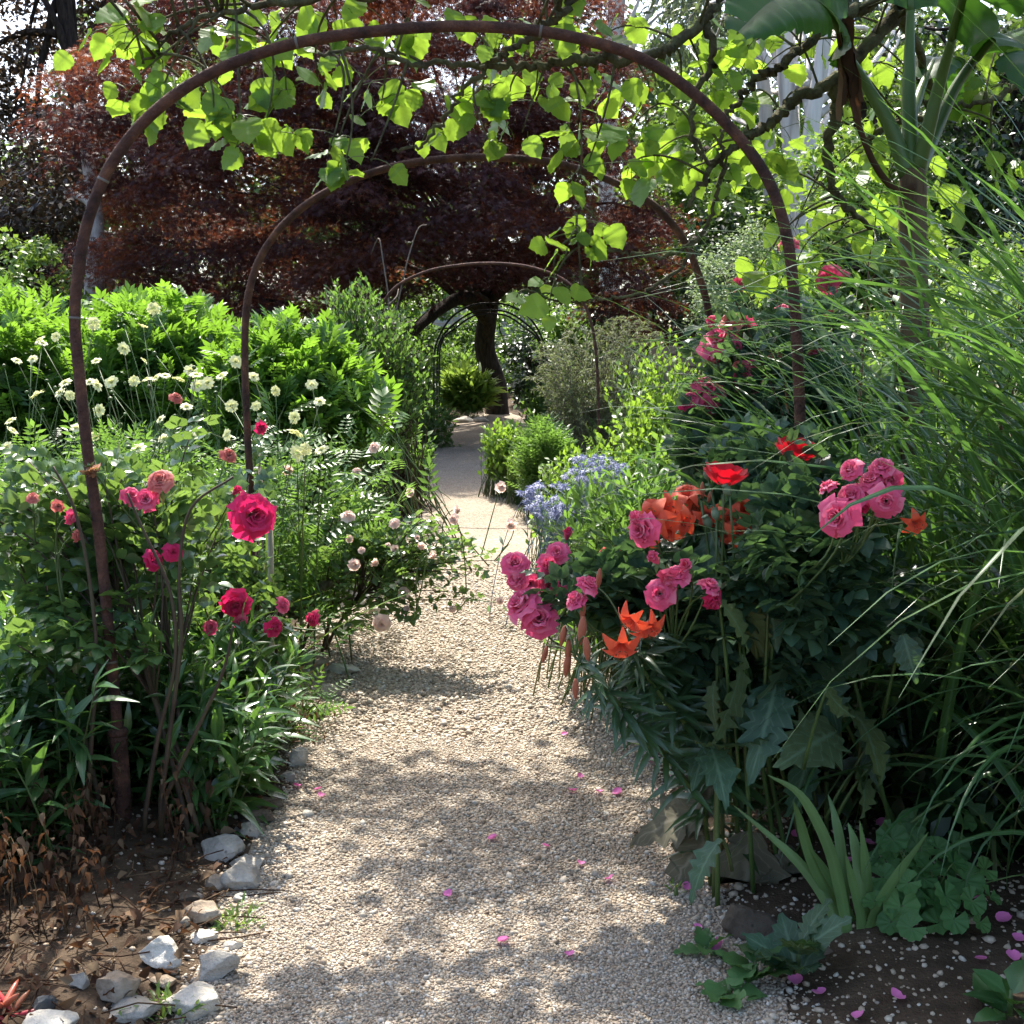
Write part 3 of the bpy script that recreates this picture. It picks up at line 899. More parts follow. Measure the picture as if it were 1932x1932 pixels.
tree('silver_bush', 'rounded pale grey-green bush in front of the stone wall', 'bush', [foot(1405, 12.5), w(1405, 620, 12.5), w(1405, 560, 12.5)], .05,
     [ell(1400, 500, 12.5, .38, .5, .38), ell(1440, 530, 12.5, .3, .5, .3), ell(1360, 540, 12.5, .25, .4, .26), ell(1400, 590, 12.3, .5, .5, .3)], 80, .15, 110, T_SMALL, (.03, .055), L_SILVER, M_BARK_DARK, 45, nlimb=20, flat=1.0, droop=0)
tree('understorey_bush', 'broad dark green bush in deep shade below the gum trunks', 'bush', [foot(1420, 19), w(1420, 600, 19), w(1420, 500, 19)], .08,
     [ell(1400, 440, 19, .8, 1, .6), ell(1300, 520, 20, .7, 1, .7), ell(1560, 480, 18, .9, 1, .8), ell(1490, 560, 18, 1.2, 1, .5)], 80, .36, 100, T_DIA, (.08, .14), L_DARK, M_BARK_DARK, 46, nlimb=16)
tree('spindle_bush', 'pale leafy bush with white-lit leaves behind the banana stem', 'bush', [foot(1640, 11), w(1640, 640, 11), w(1640, 500, 11)], .05,
     [ell(1600, 340, 11.5, .5, .6, .4), ell(1640, 460, 11, .55, .6, .45), ell(1560, 560, 10.5, .5, .6, .4), ell(1720, 560, 11, .5, .6, .5), ell(1790, 640, 10, .6, .6, .45), ell(1850, 560, 11, .5, .6, .5)],
     95, .26, 110, T_SMALL, (.05, .095), L_LIGHT, M_BARK_DARK, 47, nlimb=26)
for (px, d, wd, hz, lb, sd, lm) in ((760, 30, 2.0, 2.6, 'green bush seen between the low limbs of the maple, left of its trunk', 51, L_MID),
                                (880, 33, 1.3, 1.7, 'bright green bush directly behind the maple trunk', 52, L_LIGHT),
                                (560, 29, 2.2, 2.2, 'shaded green bush under the left half of the maple crown', 53, L_MID),
                                (330, 28, 2.2, 2.4, 'shaded green bush under the far left of the maple crown', 54, L_MID),
                                (1090, 28, 1.2, 2.1, 'green bush behind the feathery arching shrub', 55, L_MID),
                                (985, 31, 1.5, 2.3, 'mid green bush right of the leaning maple trunk', 57, L_MID),
                                (700, 33, 1.6, 2.4, 'mid green bush far behind the climber on the third arch', 58, L_MID),
                                (1220, 27, 1.5, 2.4, 'dark bush under the right tip of the maple crown', 56, L_DARK)):
    f = foot(px, d)
    c0 = f + [0, 0, hz * .5]
    tree('background_bush', lb, 'bush', [f, f + [0, 0, hz * .3], c0], .06, [(c0, np.array([wd, 1.0, hz * .5])), (c0 + [wd * .3, 0, hz * .3], np.array([wd * .6, .8, hz * .35]))], 60, .34, 90, T_DIA, (.08, .15), lm, M_BARK_DARK, sd, nlimb=14, group='bushes under and behind the maple')

def woodland():
    rng = np.random.default_rng(77)
    n = 2600
    X, D = rng.uniform(-40, 42, n), rng.uniform(42, 60, n)
    H = 12 + 4 * np.sin(X * .35) + 3 * np.sin(X * .9 + 1)
    H = np.where((X > -22) & (X < -12), H * .75, H)
    H = np.where((X / D > .09) & (X / D < .26), H * .85, H)
    Z = gz(X, D) + H * rng.random(n) ** .8
    fo = MB()
    pads(rng, fo, np.stack([X, D, Z], 1), 1.3, 45, T_DIA, (.30, .60), flat=.7)
    tag(fo.build('far_woodland', leaf_mat('far_leaf', [(.03, .06, .018), (.05, .09, .026), (.07, .12, .035)], (.18, .28, .06), tf=.35, nscale=.25, vary=.9)), kind='stuff')
woodland()

# ---- walls
def stone_wall(name, a, b, h, thick, cols, label, course=.16, seed=1, mortar=(.20, .18, .15)):
    rng = np.random.default_rng(seed)
    a, b = np.asarray(a, float), np.asarray(b, float)
    ln = np.linalg.norm(b - a); u = (b - a) / ln; nrm = np.array([u[1], -u[0], 0])
    if nrm[1] > 0: nrm = -nrm
    z0 = min(gz(a[0], a[1]), gz(b[0], b[1])) - .2
    mb = MB(); core = MB()
    def box(m, x0, x1, y0, y1, za, zb, j=0):
        P = []
        for z in (za, zb):
            for (x, y) in ((x0, y0), (x1, y0), (x1, y1), (x0, y1)):
                P.append(a * [1, 1, 0] + u * (x + rng.uniform(-j, j)) + nrm * (y + rng.uniform(-j, j)) + [0, 0, z + rng.uniform(-j, j)])
        m.add(np.array(P), [np.array([(0, 3, 2, 1), (4, 5, 6, 7), (0, 1, 5, 4), (1, 2, 6, 5), (2, 3, 7, 6), (3, 0, 4, 7)])])
    box(core, 0, ln, -thick / 2 + .02, thick / 2 - .02, z0, z0 + h)
    z = z0
    while z < z0 + h - .02:
        ch = course * rng.uniform(.7, 1.2); x = -rng.uniform(0, .2)
        while x < ln:
            wd = course * rng.uniform(1.1, 2.6)
            box(mb, max(x, 0) + .008, min(x + wd, ln) - .008, thick / 2 - .05, thick / 2 + rng.uniform(0, .02), z + .007, z + ch - .007, .006)
            x += wd
        z += ch
    t = thing(name, (a + b) / 2 * [1, 1, 0] + [0, 0, z0], label, 'wall')
    core.build('mortar_core', plain(name + '_mortar', [mortar, tuple(q * 1.3 for q in mortar)], rough=.95, scale=20), t)
    mb.build('stone_face', plain(name + '_stone', cols, rough=.9, scale=3, island=.6, bump=.4, bscale=30), t, smooth=False)
stone_wall('garden_wall', at(1240, 705, 17.5) * [1, 1, 0], at(1680, 705, 15.5) * [1, 1, 0], 1.6, .35, [(.17, .095, .065), (.26, .16, .115), (.33, .235, .18)], 'low pinkish stone wall partly hidden behind the pale grey bush', seed=3)
stone_wall('boundary_wall', at(660, 705, 37) * [1, 1, 0], at(1200, 705, 37) * [1, 1, 0], 2.1, .4, [(.22, .21, .20), (.33, .32, .31), (.40, .39, .38)], 'tall grey boundary wall far behind the leaning maple trunk', course=.22, seed=4)
# ================================================================ FLOWERS (shared shapes)
def petal_grid(rng, rb, rt, zb, zt, half, phi, curl, ruf, nu=5, nv=5):
    V, U = [], []
    for v in np.linspace(0, 1, nv):
        r = rb + (rt - rb) * v ** .75 + curl * v ** 4 * .18
        z = zb + (zt - zb) * math.sin(v * PI / 2) - curl * max(0, v - .6) ** 2 * 1.1
        hw = half * (.35 + .65 * math.sin(PI * min(1, .08 + .62 * v))) * (1 - .25 * max(0, v - .8) * 5 * .6)
        for u in np.linspace(-1, 1, nu):
            k = r * (1 + .10 * u * u) + ruf * rng.normal() * v
            zz = z - .06 * u * u * v * (1 if v > .8 else 0) + ruf * rng.normal() * v
            V.append((k * math.cos(phi + u * hw), k * math.sin(phi + u * hw), zz))
            U.append((u, v, 0))
    i = np.arange(nv - 1)[:, None] * nu + np.arange(nu - 1)[None]
    F = np.stack([i, i + 1, i + nu + 1, i + nu], -1).reshape(-1, 4)
    return np.array(V), [F], np.array(U)

def rose_mesh(seed, m, opening=1.0, rings=None):
    """unit rose about one unit across, opening along +Z"""
    rng = np.random.default_rng(seed)
    mb = MB()
    rings = rings or [(3, .05, .10, .52, 1.3, 0), (4, .06, .17, .52, 1.0, .05), (5, .07, .25, .48, .85, .2), (6, .08, .34, .42, .75, .4), (7, .09, .43, .32, .66, .7), (7, .09, .50, .20, .62, 1.0)]
    for n, rb, rt, zt, half, curl in rings:
        p0 = rng.uniform(0, 6.28)
        for k in range(n):
            j = rng.uniform(.88, 1.1)
            V, F, U = petal_grid(rng, rb, .10 + (rt - .10) * opening * j, -.02, zt * j, half, p0 + k * 2 * PI / n + rng.normal() * .2, curl * opening * rng.uniform(.5, 1.3), .018)
            mb.add(V, F, U)
    return mb.mesh('rose_bloom', m)

def calyx_mesh(m):
    mb = MB()
    th = np.linspace(0, 2 * PI, 9)[:-1]
    C = np.array([(0, 0, -.16), (0, 0, -.12), (0, 0, -.06), (0, 0, -.01)])
    tubes(mb, C, np.array([.03, .085, .10, .07]), 8)
    n = 5
    a = np.arange(n) * 2 * PI / n
    D = np.stack([np.cos(a), np.sin(a), np.full(n, -.25)], 1)
    scatter(mb, T_LANCE_LOW, np.tile([[0, 0, -.02]], (n, 1)), D, np.tile([[0, 0, 1.]], (n, 1)), .38, 2.0)
    return mb.mesh('calyx', m)

M_STEM = leaf_mat('green_stem', [(.05, .10, .025), (.07, .12, .03), (.10, .11, .04)], (.1, .2, .03), tf=.1, rough=.5)
M_CANE = plain('rose_cane', [(.03, .020, .014), (.065, .042, .026), (.06, .062, .025)], rough=.7, scale=9)
M_CRIMSON = petal_mat('crimson_petal', [(.48, .008, .075), (.64, .014, .11), (.76, .04, .17)], (.85, .03, .18))
M_PINK = petal_mat('pink_petal', [(.62, .035, .125), (.76, .075, .205), (.86, .24, .35)], (.95, .11, .27))
M_PALE = petal_mat('pale_pink_petal', [(.80, .56, .52), (.85, .66, .60), (.86, .75, .69)], (.95, .74, .64), tf=.5)
M_CORAL = petal_mat('faded_coral_petal', [(.58, .09, .10), (.66, .16, .15), (.62, .25, .18)], (.8, .25, .2))
M_DEAD = petal_mat('withered_petal', [(.30, .12, .05), (.42, .20, .09), (.36, .15, .07)], (.4, .2, .08))
ROSES = {k: [rose_mesh(s + i, m, op * (.78 if k == 'pale' else 1)) for i, op in enumerate((1.0, .85, .62, .95, .75))] for k, m, s in (('crimson', M_CRIMSON, 10), ('pink', M_PINK, 20), ('pale', M_PALE, 30), ('coral', M_CORAL, 40), ('dead', M_DEAD, 50))}
BUDR = [(3, .04, .09, .62, 1.4, 0), (4, .06, .16, .56, 1.1, 0), (4, .07, .20, .48, .9, .1)]
BUDS = {k: rose_mesh(70, m, .9, BUDR) for k, m in (('crimson', M_CRIMSON), ('pink', M_PINK), ('pale', M_PALE))}
ME_CALYX = calyx_mesh(M_STEM)

def face(px, py, d, rng, upw=.45, jit=.65):
    """a rotation turning +Z roughly towards the lane where people walk, and up"""
    p = at(px, py, d)
    v = unit(np.array([-p[0] * .6, -1.0, upw]) + rng.normal(size=3) * jit)
    q = Vector(v).to_track_quat('Z', 'Y')
    return p, v, (q @ Euler((0, 0, rng.uniform(0, 6.28))).to_quaternion()).to_euler()

def sub(c, o):
    c.parent = o
    c.matrix_parent_inverse = Matrix.LocRotScale(o.location, o.rotation_euler, o.scale).inverted()

def blooms(t, rng, spots, core, calyx=True):
    """spots: (px, py, depth, width in photo units, colour, openness 0-2 or 'bud'); each bloom a part with its own stalk"""
    out, objs = [], []
    for s in spots:
        px, py, d, wpx, kd, op = s[:6]
        aim = s[6] if len(s) > 6 else (.45, .65)
        p, v, rot = face(px, py, d, rng, *aim)
        size = wpx / FPX * d * .9
        me = BUDS[kd] if op == 'bud' else ROSES[kd][{0: (0, 3), 1: (1, 4, 3), 2: (2, 4)}[op][int(rng.integers(0, 2))]]
        sc = size * (1 / .95 if op != 'bud' else 1 / .42)
        if op == 2: sc *= 1.35
        o = link('rose_bud' if op == 'bud' else 'rose_bloom', me, t, p - v * sc * .2, rot, sc)
        if kd == 'dead': o['label'] = 'withered brown bloom'
        if kd == 'coral': o['label'] = 'fading coral bloom'
        if calyx:
            c = link('calyx', ME_CALYX, None, p - v * sc * .2, rot, sc)
            sub(c, o)
        objs.append(o)
        out.append((p - v * sc * .34, v))
    if core is not None:
        core = np.asarray(core)
        for (e, v), o in zip(out, objs):
            b0 = core[np.argmin(((core - e - np.array([0, .05, -.25])) ** 2).sum(1))]
            mb = MB(); tubes(mb, bez(b0[None], (e - v * .10 - [0, 0, .06])[None], e[None], 7), np.linspace(.0035, .0022, 7)[None], 5)
            sub(mb.build('stalk', M_STEM), o)

def clump(name, label, cat, bases, tips, fol_m, leaf, L, per, stem_m=None, seed=1, group=None, loc=None, fname='foliage', **kw):
    rng = np.random.default_rng(seed)
    bases, tips = np.asarray(bases), np.asarray(tips)
    t = thing(name, loc if loc is not None else bases.mean(0), label, cat, group)
    fol, st = MB(), MB()
    shoots(rng, bases, tips, fol, st, leaf, L, per, **kw)
    st.build('stems', stem_m or M_STEM, t)
    fol.build(fname, fol_m, t)
    return t

def foots(rng, x, y, sp, n):
    X, Y = x + rng.normal(size=n) * sp, y + rng.normal(size=n) * sp
    return np.stack([X, Y, gz(X, Y) - .02], 1)

def bush(name, label, cat, base, sp, ells, n, leaf, L, per, fol_m, stem_m=None, seed=1, group=None, shell=.6, canes=0, **kw):
    rng = np.random.default_rng(seed)
    T = in_ell(rng, ells, n, shell)
    g = gz(T[:, 0], T[:, 1])
    T[:, 2] = np.maximum(T[:, 2], g + .05)
    B = foots(rng, base[0], base[1], sp, n)
    if canes:
        H = T[rng.integers(0, n, canes)] * .8 + np.asarray(base) * .2
        H[:, 2] = gz(H[:, 0], H[:, 1]) + (T[:, 2].mean() - gz(H[:, 0], H[:, 1])) * rng.uniform(.55, .95, canes)
        F0 = foots(rng, base[0], base[1], sp, canes)
        CC = bez(F0, F0 * .55 + H * .45 + [0, 0, .18], H, 10)
        k = np.argmin(((CC[:, None, 4:] - (T * [1, 1, .85])[None, :, None]) ** 2).sum(-1).min(2), 0)
        B = CC[k, rng.integers(4, 10, n)]
    t = clump(name, label, cat, B, T, fol_m, leaf, L, per, stem_m, seed, group, loc=base if canes else None, **kw)
    if canes:
        for q in CC:
            mb = MB(); tubes(mb, q, np.linspace(.010, .005, 10), 7); mb.build('cane', stem_m or M_STEM, t)
    return t, T

# ================================================================ LEFT BORDER
L_ROSE = leaf_mat('rose_leaf', [(.035, .078, .030), (.05, .105, .040), (.07, .135, .048), (.09, .15, .04)], (.26, .42, .07), tf=.34, rough=.23, spec=.75, veins=.25, nscale=3)
L_ROSE_DK = leaf_mat('dark_rose_leaf', [(.030, .068, .042), (.042, .090, .054), (.060, .115, .066)], (.15, .28, .07), tf=.32, rough=.36, spec=.5, veins=.25, nscale=3)
L_PHLOX = leaf_mat('glossy_lance_leaf', [(.030, .080, .026), (.045, .105, .034), (.062, .13, .036)], (.18, .36, .05), tf=.32, rough=.24, spec=.6, stripe=.3, nscale=3)
L_PEONY = leaf_mat('tree_peony_leaf', [(.035, .09, .022), (.055, .13, .028), (.08, .16, .038), (.105, .155, .04)], (.26, .50, .04), tf=.42, rough=.36, spec=.45, nscale=1.2)
L_HERB = leaf_mat('herb_leaf', [(.045, .11, .024), (.06, .135, .03), (.085, .16, .035)], (.22, .40, .06), tf=.4, rough=.4, nscale=1.5)
L_FRESH = leaf_mat('fresh_leaf', [(.065, .15, .022), (.09, .18, .028), (.12, .20, .035)], (.32, .52, .05), tf=.42, rough=.4, nscale=1.5)
L_BLUE = leaf_mat('bluish_leaf', [(.05, .10, .055), (.07, .13, .07), (.09, .15, .08)], (.16, .28, .10), tf=.34, rough=.5, nscale=2)
L_DRY = leaf_mat('dry_leaf', [(.035, .018, .011), (.058, .029, .016), (.09, .050, .028), (.17, .12, .07)], (.16, .07, .03), tf=.25, rough=.8, spec=.15, vary=.6, nscale=5)
L_STRAP = leaf_mat('strap_leaf', [(.07, .15, .03), (.10, .19, .04), (.14, .22, .05)], (.34, .50, .07), tf=.42, rough=.4, stripe=.2)

# tree-peony mounds
for (lab, sd, base, ells, n) in (
    ('broad bright green leafy mound behind the near arch, left of the second arch leg', 61, at(280, 705, 10), [ell(300, 650, 10, .62, .7, .38), ell(220, 680, 9.6, .55, .6, .35), ell(400, 700, 10, .5, .6, .42), ell(300, 760, 9.6, .8, .6, .4)], 520),
    ('bright green leafy mound at the left edge of the picture', 62, at(10, 705, 10), [ell(40, 650, 10, .5, .6, .40), ell(-90, 640, 10, .6, .6, .5), ell(90, 680, 9.6, .45, .5, .36), ell(20, 760, 9.6, .7, .6, .4)], 420),
    ('smaller bright leafy mound between the second arch leg and the climber', 63, at(560, 705, 9), [ell(555, 680, 9, .36, .5, .28), ell(500, 730, 8.8, .36, .4, .30), ell(610, 740, 9, .34, .5, .34), ell(560, 800, 8.8, .5, .5, .3)], 360)):
    bush('leafy_mound', lab, 'shrub', base, .5, ells, n, T_PEONY, (.17, .28), 8, L_PEONY, M_STEM, sd, 'leafy mounds at the back of the left border', shell=.35, t0=.62, spread=1.0, up=.22, r0=.006, nup=1.2)

# pale yellow scabious
M_SCAB = petal_mat('pale_yellow_petal', [(.74, .72, .36), (.82, .80, .48), (.84, .84, .60)], (.8, .8, .4))
def scabious_mesh():
    rng = np.random.default_rng(3)
    mb = MB()
    n = 16
    a = np.arange(n) * 2 * PI / n + rng.normal(size=n) * .08
    D = np.stack([np.cos(a), np.sin(a), rng.uniform(-.05, .25, n)], 1)
    scatter(mb, ovate(2, .55, .55, fold=.1, droop=.2), D * .17, D, np.tile([[0, 0, 1.]], (n, 1)), rng.uniform(.30, .36, n))
    n = 60
    q = unit(rng.normal(size=(n, 3)) + [0, 0, .9]); q[:, 2] = abs(q[:, 2])
    scatter(mb, ovate(2, .4, .6, fold=.2, droop=.2), q * [.13, .13, .08], q, rng.normal(size=(n, 3)), rng.uniform(.10, .15, n))
    return mb.mesh('flower_head', M_SCAB)
ME_SCAB = scabious_mesh()
Z4 = [(240, 10), (95, 110), (185, 100), (815, 110), (835, 215), (885, 205), (935, 195), (1010, 215), (1080, 165), (1110, 190), (1175, 235), (1255, 195), (1335, 115), (630, 230), (545, 110), (505, 230), (548, 248), (370, 235), (210, 300), (1435, 200), (1560, 280), (1310, 365), (910, 440), (1090, 545), (1055, 370), (70, 505), (40, 595), (535, 535), (785, 605), (1285, 530), (1665, 430), (1675, 520), (1680, 635), (1730, 610), (1820, 615), (1810, 340), (1450, 365), (1765, 245), (700, 40), (60, 450), (340, 290), (395, 305), (430, 490), (930, 550), (560, 390), (870, -184), (530, -102), (810, -90), (315, -26), (225, -6), (1120, 250), (760, 225)]
SC = [(z[0] / 3, 644 + z[1] / 3) for z in Z4]
def scabious():
    labs = ['tall pale yellow scabious clump at the left edge, behind the near arch leg', 'tall pale yellow scabious clump directly right of the near arch leg',
            'tall pale yellow scabious clump left of the second arch leg, most crowded of its kind', 'pale yellow scabious clump right of the second arch leg, with widely spaced flowers']
    for i, (xa, xb) in enumerate(((0, 150), (150, 262), (262, 425), (425, 700))):
        rng = np.random.default_rng(80 + i)
        pts = [p for p in SC if xa <= p[0] < xb]
        cx = np.mean([p[0] for p in pts])
        E, t = [], None
        for (x, y) in pts:
            d = np.clip(7.0 - (y - 640) * .006 + rng.normal() * .35, 5.3, 7.6)
            E.append(at(x, y, d))
        E = np.array(E)
        B = foots(rng, E[:, 0].mean(), E[:, 1].mean() + .1, .28, len(E))
        t = thing('scabious_plant', B.mean(0), labs[i], 'flower plant', 'pale yellow scabious in the left border')
        st, fo = MB(), MB()
        Cc = B * .35 + E * .65; Cc[:, 2] = B[:, 2] * .5 + E[:, 2] * .5; Cc[:, :2] = B[:, :2] * .7 + E[:, :2] * .3
        tubes(st, bez(B, Cc, E, 9), np.linspace(.005, .0022, 9)[None], 5)
        # side stems with buds
        m = len(E)
        B2 = bez(B, Cc, E, 9)[:, 5]; E2 = E + rng.normal(size=(m, 3)) * [.12, .12, .10] - [0, 0, .18]
        tubes(st, bez(B2, (B2 + E2) / 2 + [0, 0, .02], E2, 5), np.linspace(.0025, .0018, 5)[None], 4)
        blobs(st, ICO1, E2, np.full(m, .011), rng, (.8, 1), .05)
        st.build('stems', M_STEM, t)
        n = 110
        T = np.stack([rng.uniform(E[:, 0].min() - .15, E[:, 0].max() + .15, n), rng.uniform(5.75, 7.6, n), rng.uniform(.35, 1.15, n)], 1)
        shoots(rng, foots(rng, E[:, 0].mean(), E[:, 1].mean(), .35, n), T, fo, st, T_FERN, (.14, .28), 7, .25, spread=.9, up=.2)
        fo.build('foliage', L_HERB, t)
        for e in E:
            v = unit(np.array([0, -.8, .75]) + rng.normal(size=3) * .55)
            link('flower_head', ME_SCAB, t, e, (Vector(v).to_track_quat('Z', 'Y') @ Euler((0, 0, rng.uniform(0, 6))).to_quaternion()).to_euler(), rng.uniform(.052, .086))
scabious()

# climber on the third arch
def climber():
    rng = np.random.default_rng(90)
    t, T = bush('climbing_shrub', 'tall leafy green climber swallowing the left leg of the far rusty arch', 'shrub', at(690, 705, 11.4), .25,
        [ell(690, 640, 11.4, .52, .5, .34), ell(665, 575, 11.5, .30, .35, .28), ell(735, 690, 11.3, .40, .5, .36), ell(640, 720, 11.2, .36, .5, .36), ell(700, 800, 11, .45, .5, .34), ell(780, 740, 11.4, .16, .3, .25), ell(600, 650, 11.4, .12, .3, .12), ell(672, 520, 11.5, .06, .1, .12)],
        640, T_SMALL, (.055, .095), 14, L_HERB, M_CANE, 91, shell=.5, t0=.45, r0=.006)
    tw = MB()
    for pts in ([(737, 640), (733, 600), (733, 560), (724, 500), (716, 452), (708, 460), (700, 480)], [(735, 620), (746, 590), (762, 520), (775, 470), (790, 430), (805, 424)], [(735, 610), (760, 612), (785, 600)], [(742, 618), (757, 625), (760, 665), (790, 662)], [(735, 600), (715, 590), (695, 596)], [(733, 575), (748, 560), (752, 545)], [(740, 630), (733, 660), (728, 690)]):
        q = spline([at(x, y, 11.9 + .1 * i) for i, (x, y) in enumerate(pts)], 5)
        tubes(tw, q, np.linspace(.010, .004, len(q)), 5)
    tw.build('bare_twigs', M_TWIG, t)
climber()

# low shrubs along both sides of the far path
for (lab, cx, cy, d, rx, rz, n, lf, L, m, sd) in (
    ('low dark leafy shrub at the left edge of the far path, under the climber', 745, 850, 12.0, .42, .25, 170, T_SMALL, (.06, .1), L_HERB, 1),
    ('shaded shrub left of the far path beside the black arch leg', 790, 800, 17.5, .55, .5, 150, T_SMALL, (.07, .12), L_MID, 2),
    ('tall shaded shrub behind the climber at the left black arch legs', 765, 700, 18.5, .55, .7, 220, T_SMALL, (.07, .12), L_MID, 3),
    ('young bright green shrub leaning over the right edge of the far path', 950, 822, 12.6, .24, .16, 130, T_SMALL, (.055, .10), L_FRESH, 4),
    ('low fuzzy yellow-green tuft at the right edge of the far path', 985, 868, 12.0, .17, .10, 120, T_LANCE_LOW, (.05, .09), L_FRESH, 5),
    ('dark ferny clump right of the young bright shrub', 1030, 850, 11.2, .22, .22, 130, T_FERN, (.16, .26), L_HERB, 6),
    ('leafy shrub on the right below the black arch', 1040, 760, 18, .5, .55, 170, T_SMALL, (.07, .12), L_MID, 7),
    ('clump of bright sunlit sword leaves left of the leaning trunk', 880, 735, 23, .42, .25, 120, T_LANCE_LOW, (.35, .55), L_STRAP, 8),
    ('leafy shrub left of the leaning trunk behind the bright sword leaves', 850, 690, 25, .7, .6, 150, T_SMALL, (.1, .15), L_MID, 9)):
    bush('border_shrub', lab, 'shrub', at(cx, 705, d), rx * .5, [(at(cx, cy, d), np.array([rx, .4, rz]))], n, lf, L, 9, m, M_STEM, 100 + sd, shell=.5, t0=.3, group='shrubs along the far path')

# pale pink rose sprawling over the path
def pale_rose():
    rng = np.random.default_rng(120)
    base = ground_at(556, 1145)
    t, T = bush('rose_bush', 'pale pink rose sprawling low across the path from a leaning mossy stem', 'rose bush', at(590, 705, 6.5), .06,
        [ell(660, 1010, 6.3, .18, .35, .15), ell(720, 1080, 6.2, .22, .35, .22), ell(780, 1020, 6.2, .22, .3, .14), ell(855, 1050, 6.2, .15, .25, .11), ell(680, 960, 6.6, .22, .3, .12), ell(770, 1120, 6.1, .16, .25, .10), ell(905, 985, 6.3, .14, .2, .08), ell(915, 1070, 6.2, .12, .2, .10), ell(870, 1110, 6.1, .08, .15, .06)],
        56, T_ROSE, (.09, .135), 7, L_ROSE, M_CANE, 121, canes=5, shell=.7, t0=.38, r0=.005, arch=.45, down=.1)
    mb = MB()
    q = spline([at(548, 1158, 6.1), at(575, 1135, 6.15), at(620, 1100, 6.2), at(665, 1072, 6.25), at(700, 1040, 6.3)], 6)
    tubes(mb, q, np.linspace(.042, .016, len(q)), 9)
    mb.build('trunk', M_BARK_MOSS, t)
    Z5 = [(40, 985, 80), (300, 1030, 60), (390, 855, 60), (455, 1160, 60), (515, 1210, 55), (75, 1265, 75), (190, 1255, 60), (305, 1175, 45), (350, 1420, 75), (225, 1595, 100), (630, 1515, 50), (655, 955, 60), (635, 1005, 55), (185, 600, 65), (90, 735, 60), (905, 825, 60), (960, 1040, 75), (900, 1470, 50), (45, 1115, 40), (115, 1180, 45), (370, 1510, 40), (-300, 730, 55), (430, 1110, 40), (265, 1150, 35)]
    sp = [(644 + x / 3, 644 + y / 3, 5.95 + (.5 if y < 900 else 0) + rng.normal() * .12, w_ / 3 * 1.05, 'pale', int(rng.integers(0, 3))) for x, y, w_ in Z5]
    blooms(t, rng, sp, T, calyx=False)
pale_rose()

# crimson roses on the near arch and on the second arch
def near_roses():
    rng = np.random.default_rng(130)
    t, T = bush('rose_bush', 'crimson rose bush tied to the left leg of the nearest arch, one huge bloom', 'rose bush', at(255, 705, 3.95), .14,
        [ell(110, 905, 4.1, .24, .25, .10), ell(60, 960, 4.1, .22, .25, .13), ell(210, 950, 4.2, .22, .2, .14), ell(330, 960, 4.2, .22, .25, .14), ell(90, 1080, 4.1, .22, .25, .16), ell(230, 1080, 4.3, .22, .2, .16), ell(340, 1060, 4.2, .14, .25, .15), ell(330, 810, 4.3, .10, .15, .06), ell(200, 1180, 3.9, .2, .25, .10), ell(60, 1180, 3.8, .16, .2, .10)],
        74, T_ROSE, (.115, .175), 8, L_ROSE, M_CANE, 131, canes=7, shell=.75, t0=.5, r0=.005, arch=.25, up=.15)
    st = MB()
    for pts in ([(165, 1560), (172, 1400), (182, 1250), (170, 1100), (140, 960), (100, 880)], [(300, 1540), (322, 1370), (342, 1200), (338, 1080), (360, 960), (440, 900)], [(270, 1560), (296, 1400), (330, 1250), (322, 1120), (270, 1000), (240, 930)], [(300, 1530), (370, 1380), (420, 1270), (440, 1180)]):
        q = spline([at(x, y, 3.75) for x, y in pts], 6); q[0, 2] = gz(q[0, 0], q[0, 1]) - .03
        tubes(st, q, np.linspace(.0085, .0035, len(q)), 7)
    st.build('canes', M_CANE, t)
    blooms(t, rng, [(480, 973, 4.1, 78, 'crimson', 0, (.15, .12)), (292, 1056, 3.9, 44, 'crimson', 1), (326, 1042, 3.9, 36, 'crimson', 1), (302, 906, 3.95, 42, 'coral', 0), (248, 936, 3.95, 38, 'pink', 1), (276, 942, 3.95, 34, 'pink', 2),
                    (172, 888, 3.8, 38, 'dead', 1), (136, 975, 3.8, 22, 'pink', 2), (146, 1010, 3.8, 22, 'coral', 2), (110, 955, 3.8, 18, 'coral', 2), (444, 928, 4.1, 18, 'crimson', 'bud'), (62, 938, 3.9, 18, 'coral', 2)], T)
    rng = np.random.default_rng(133)
    t, T = bush('rose_bush', 'smaller crimson rose bush around the foot of the second arch, blooms near the gravel', 'rose bush', at(480, 705, 5.0), .12,
        [ell(420, 1120, 4.7, .14, .25, .12), ell(520, 1150, 4.8, .16, .2, .08), ell(420, 1040, 5.0, .2, .25, .16), ell(480, 1220, 4.7, .14, .2, .12), ell(490, 850, 5.75, .12, .1, .10), ell(470, 800, 5.8, .10, .1, .08), ell(400, 1220, 4.6, .16, .2, .12)],
        30, T_ROSE, (.085, .125), 8, L_ROSE, M_CANE, 134, canes=5, shell=.75, t0=.5, r0=.006, arch=.25)
    blooms(t, rng, [(445, 1141, 4.5, 60, 'crimson', 1, (.1, .3)), (455, 1172, 4.5, 30, 'pink', 1), (518, 1183, 4.6, 40, 'crimson', 1), (535, 1141, 4.7, 32, 'pink', 1), (590, 1167, 4.8, 30, 'crimson', 2), (440, 1274, 4.5, 28, 'pink', 2), (397, 1183, 4.5, 28, 'pink', 1), (431, 858, 5.2, 32, 'coral', 1), (332, 750, 5.6, 18, 'coral', 2), (493, 806, 5.5, 22, 'crimson', 2), (443, 1000, 5.0, 20, 'crimson', 'bud')], T)
near_roses()

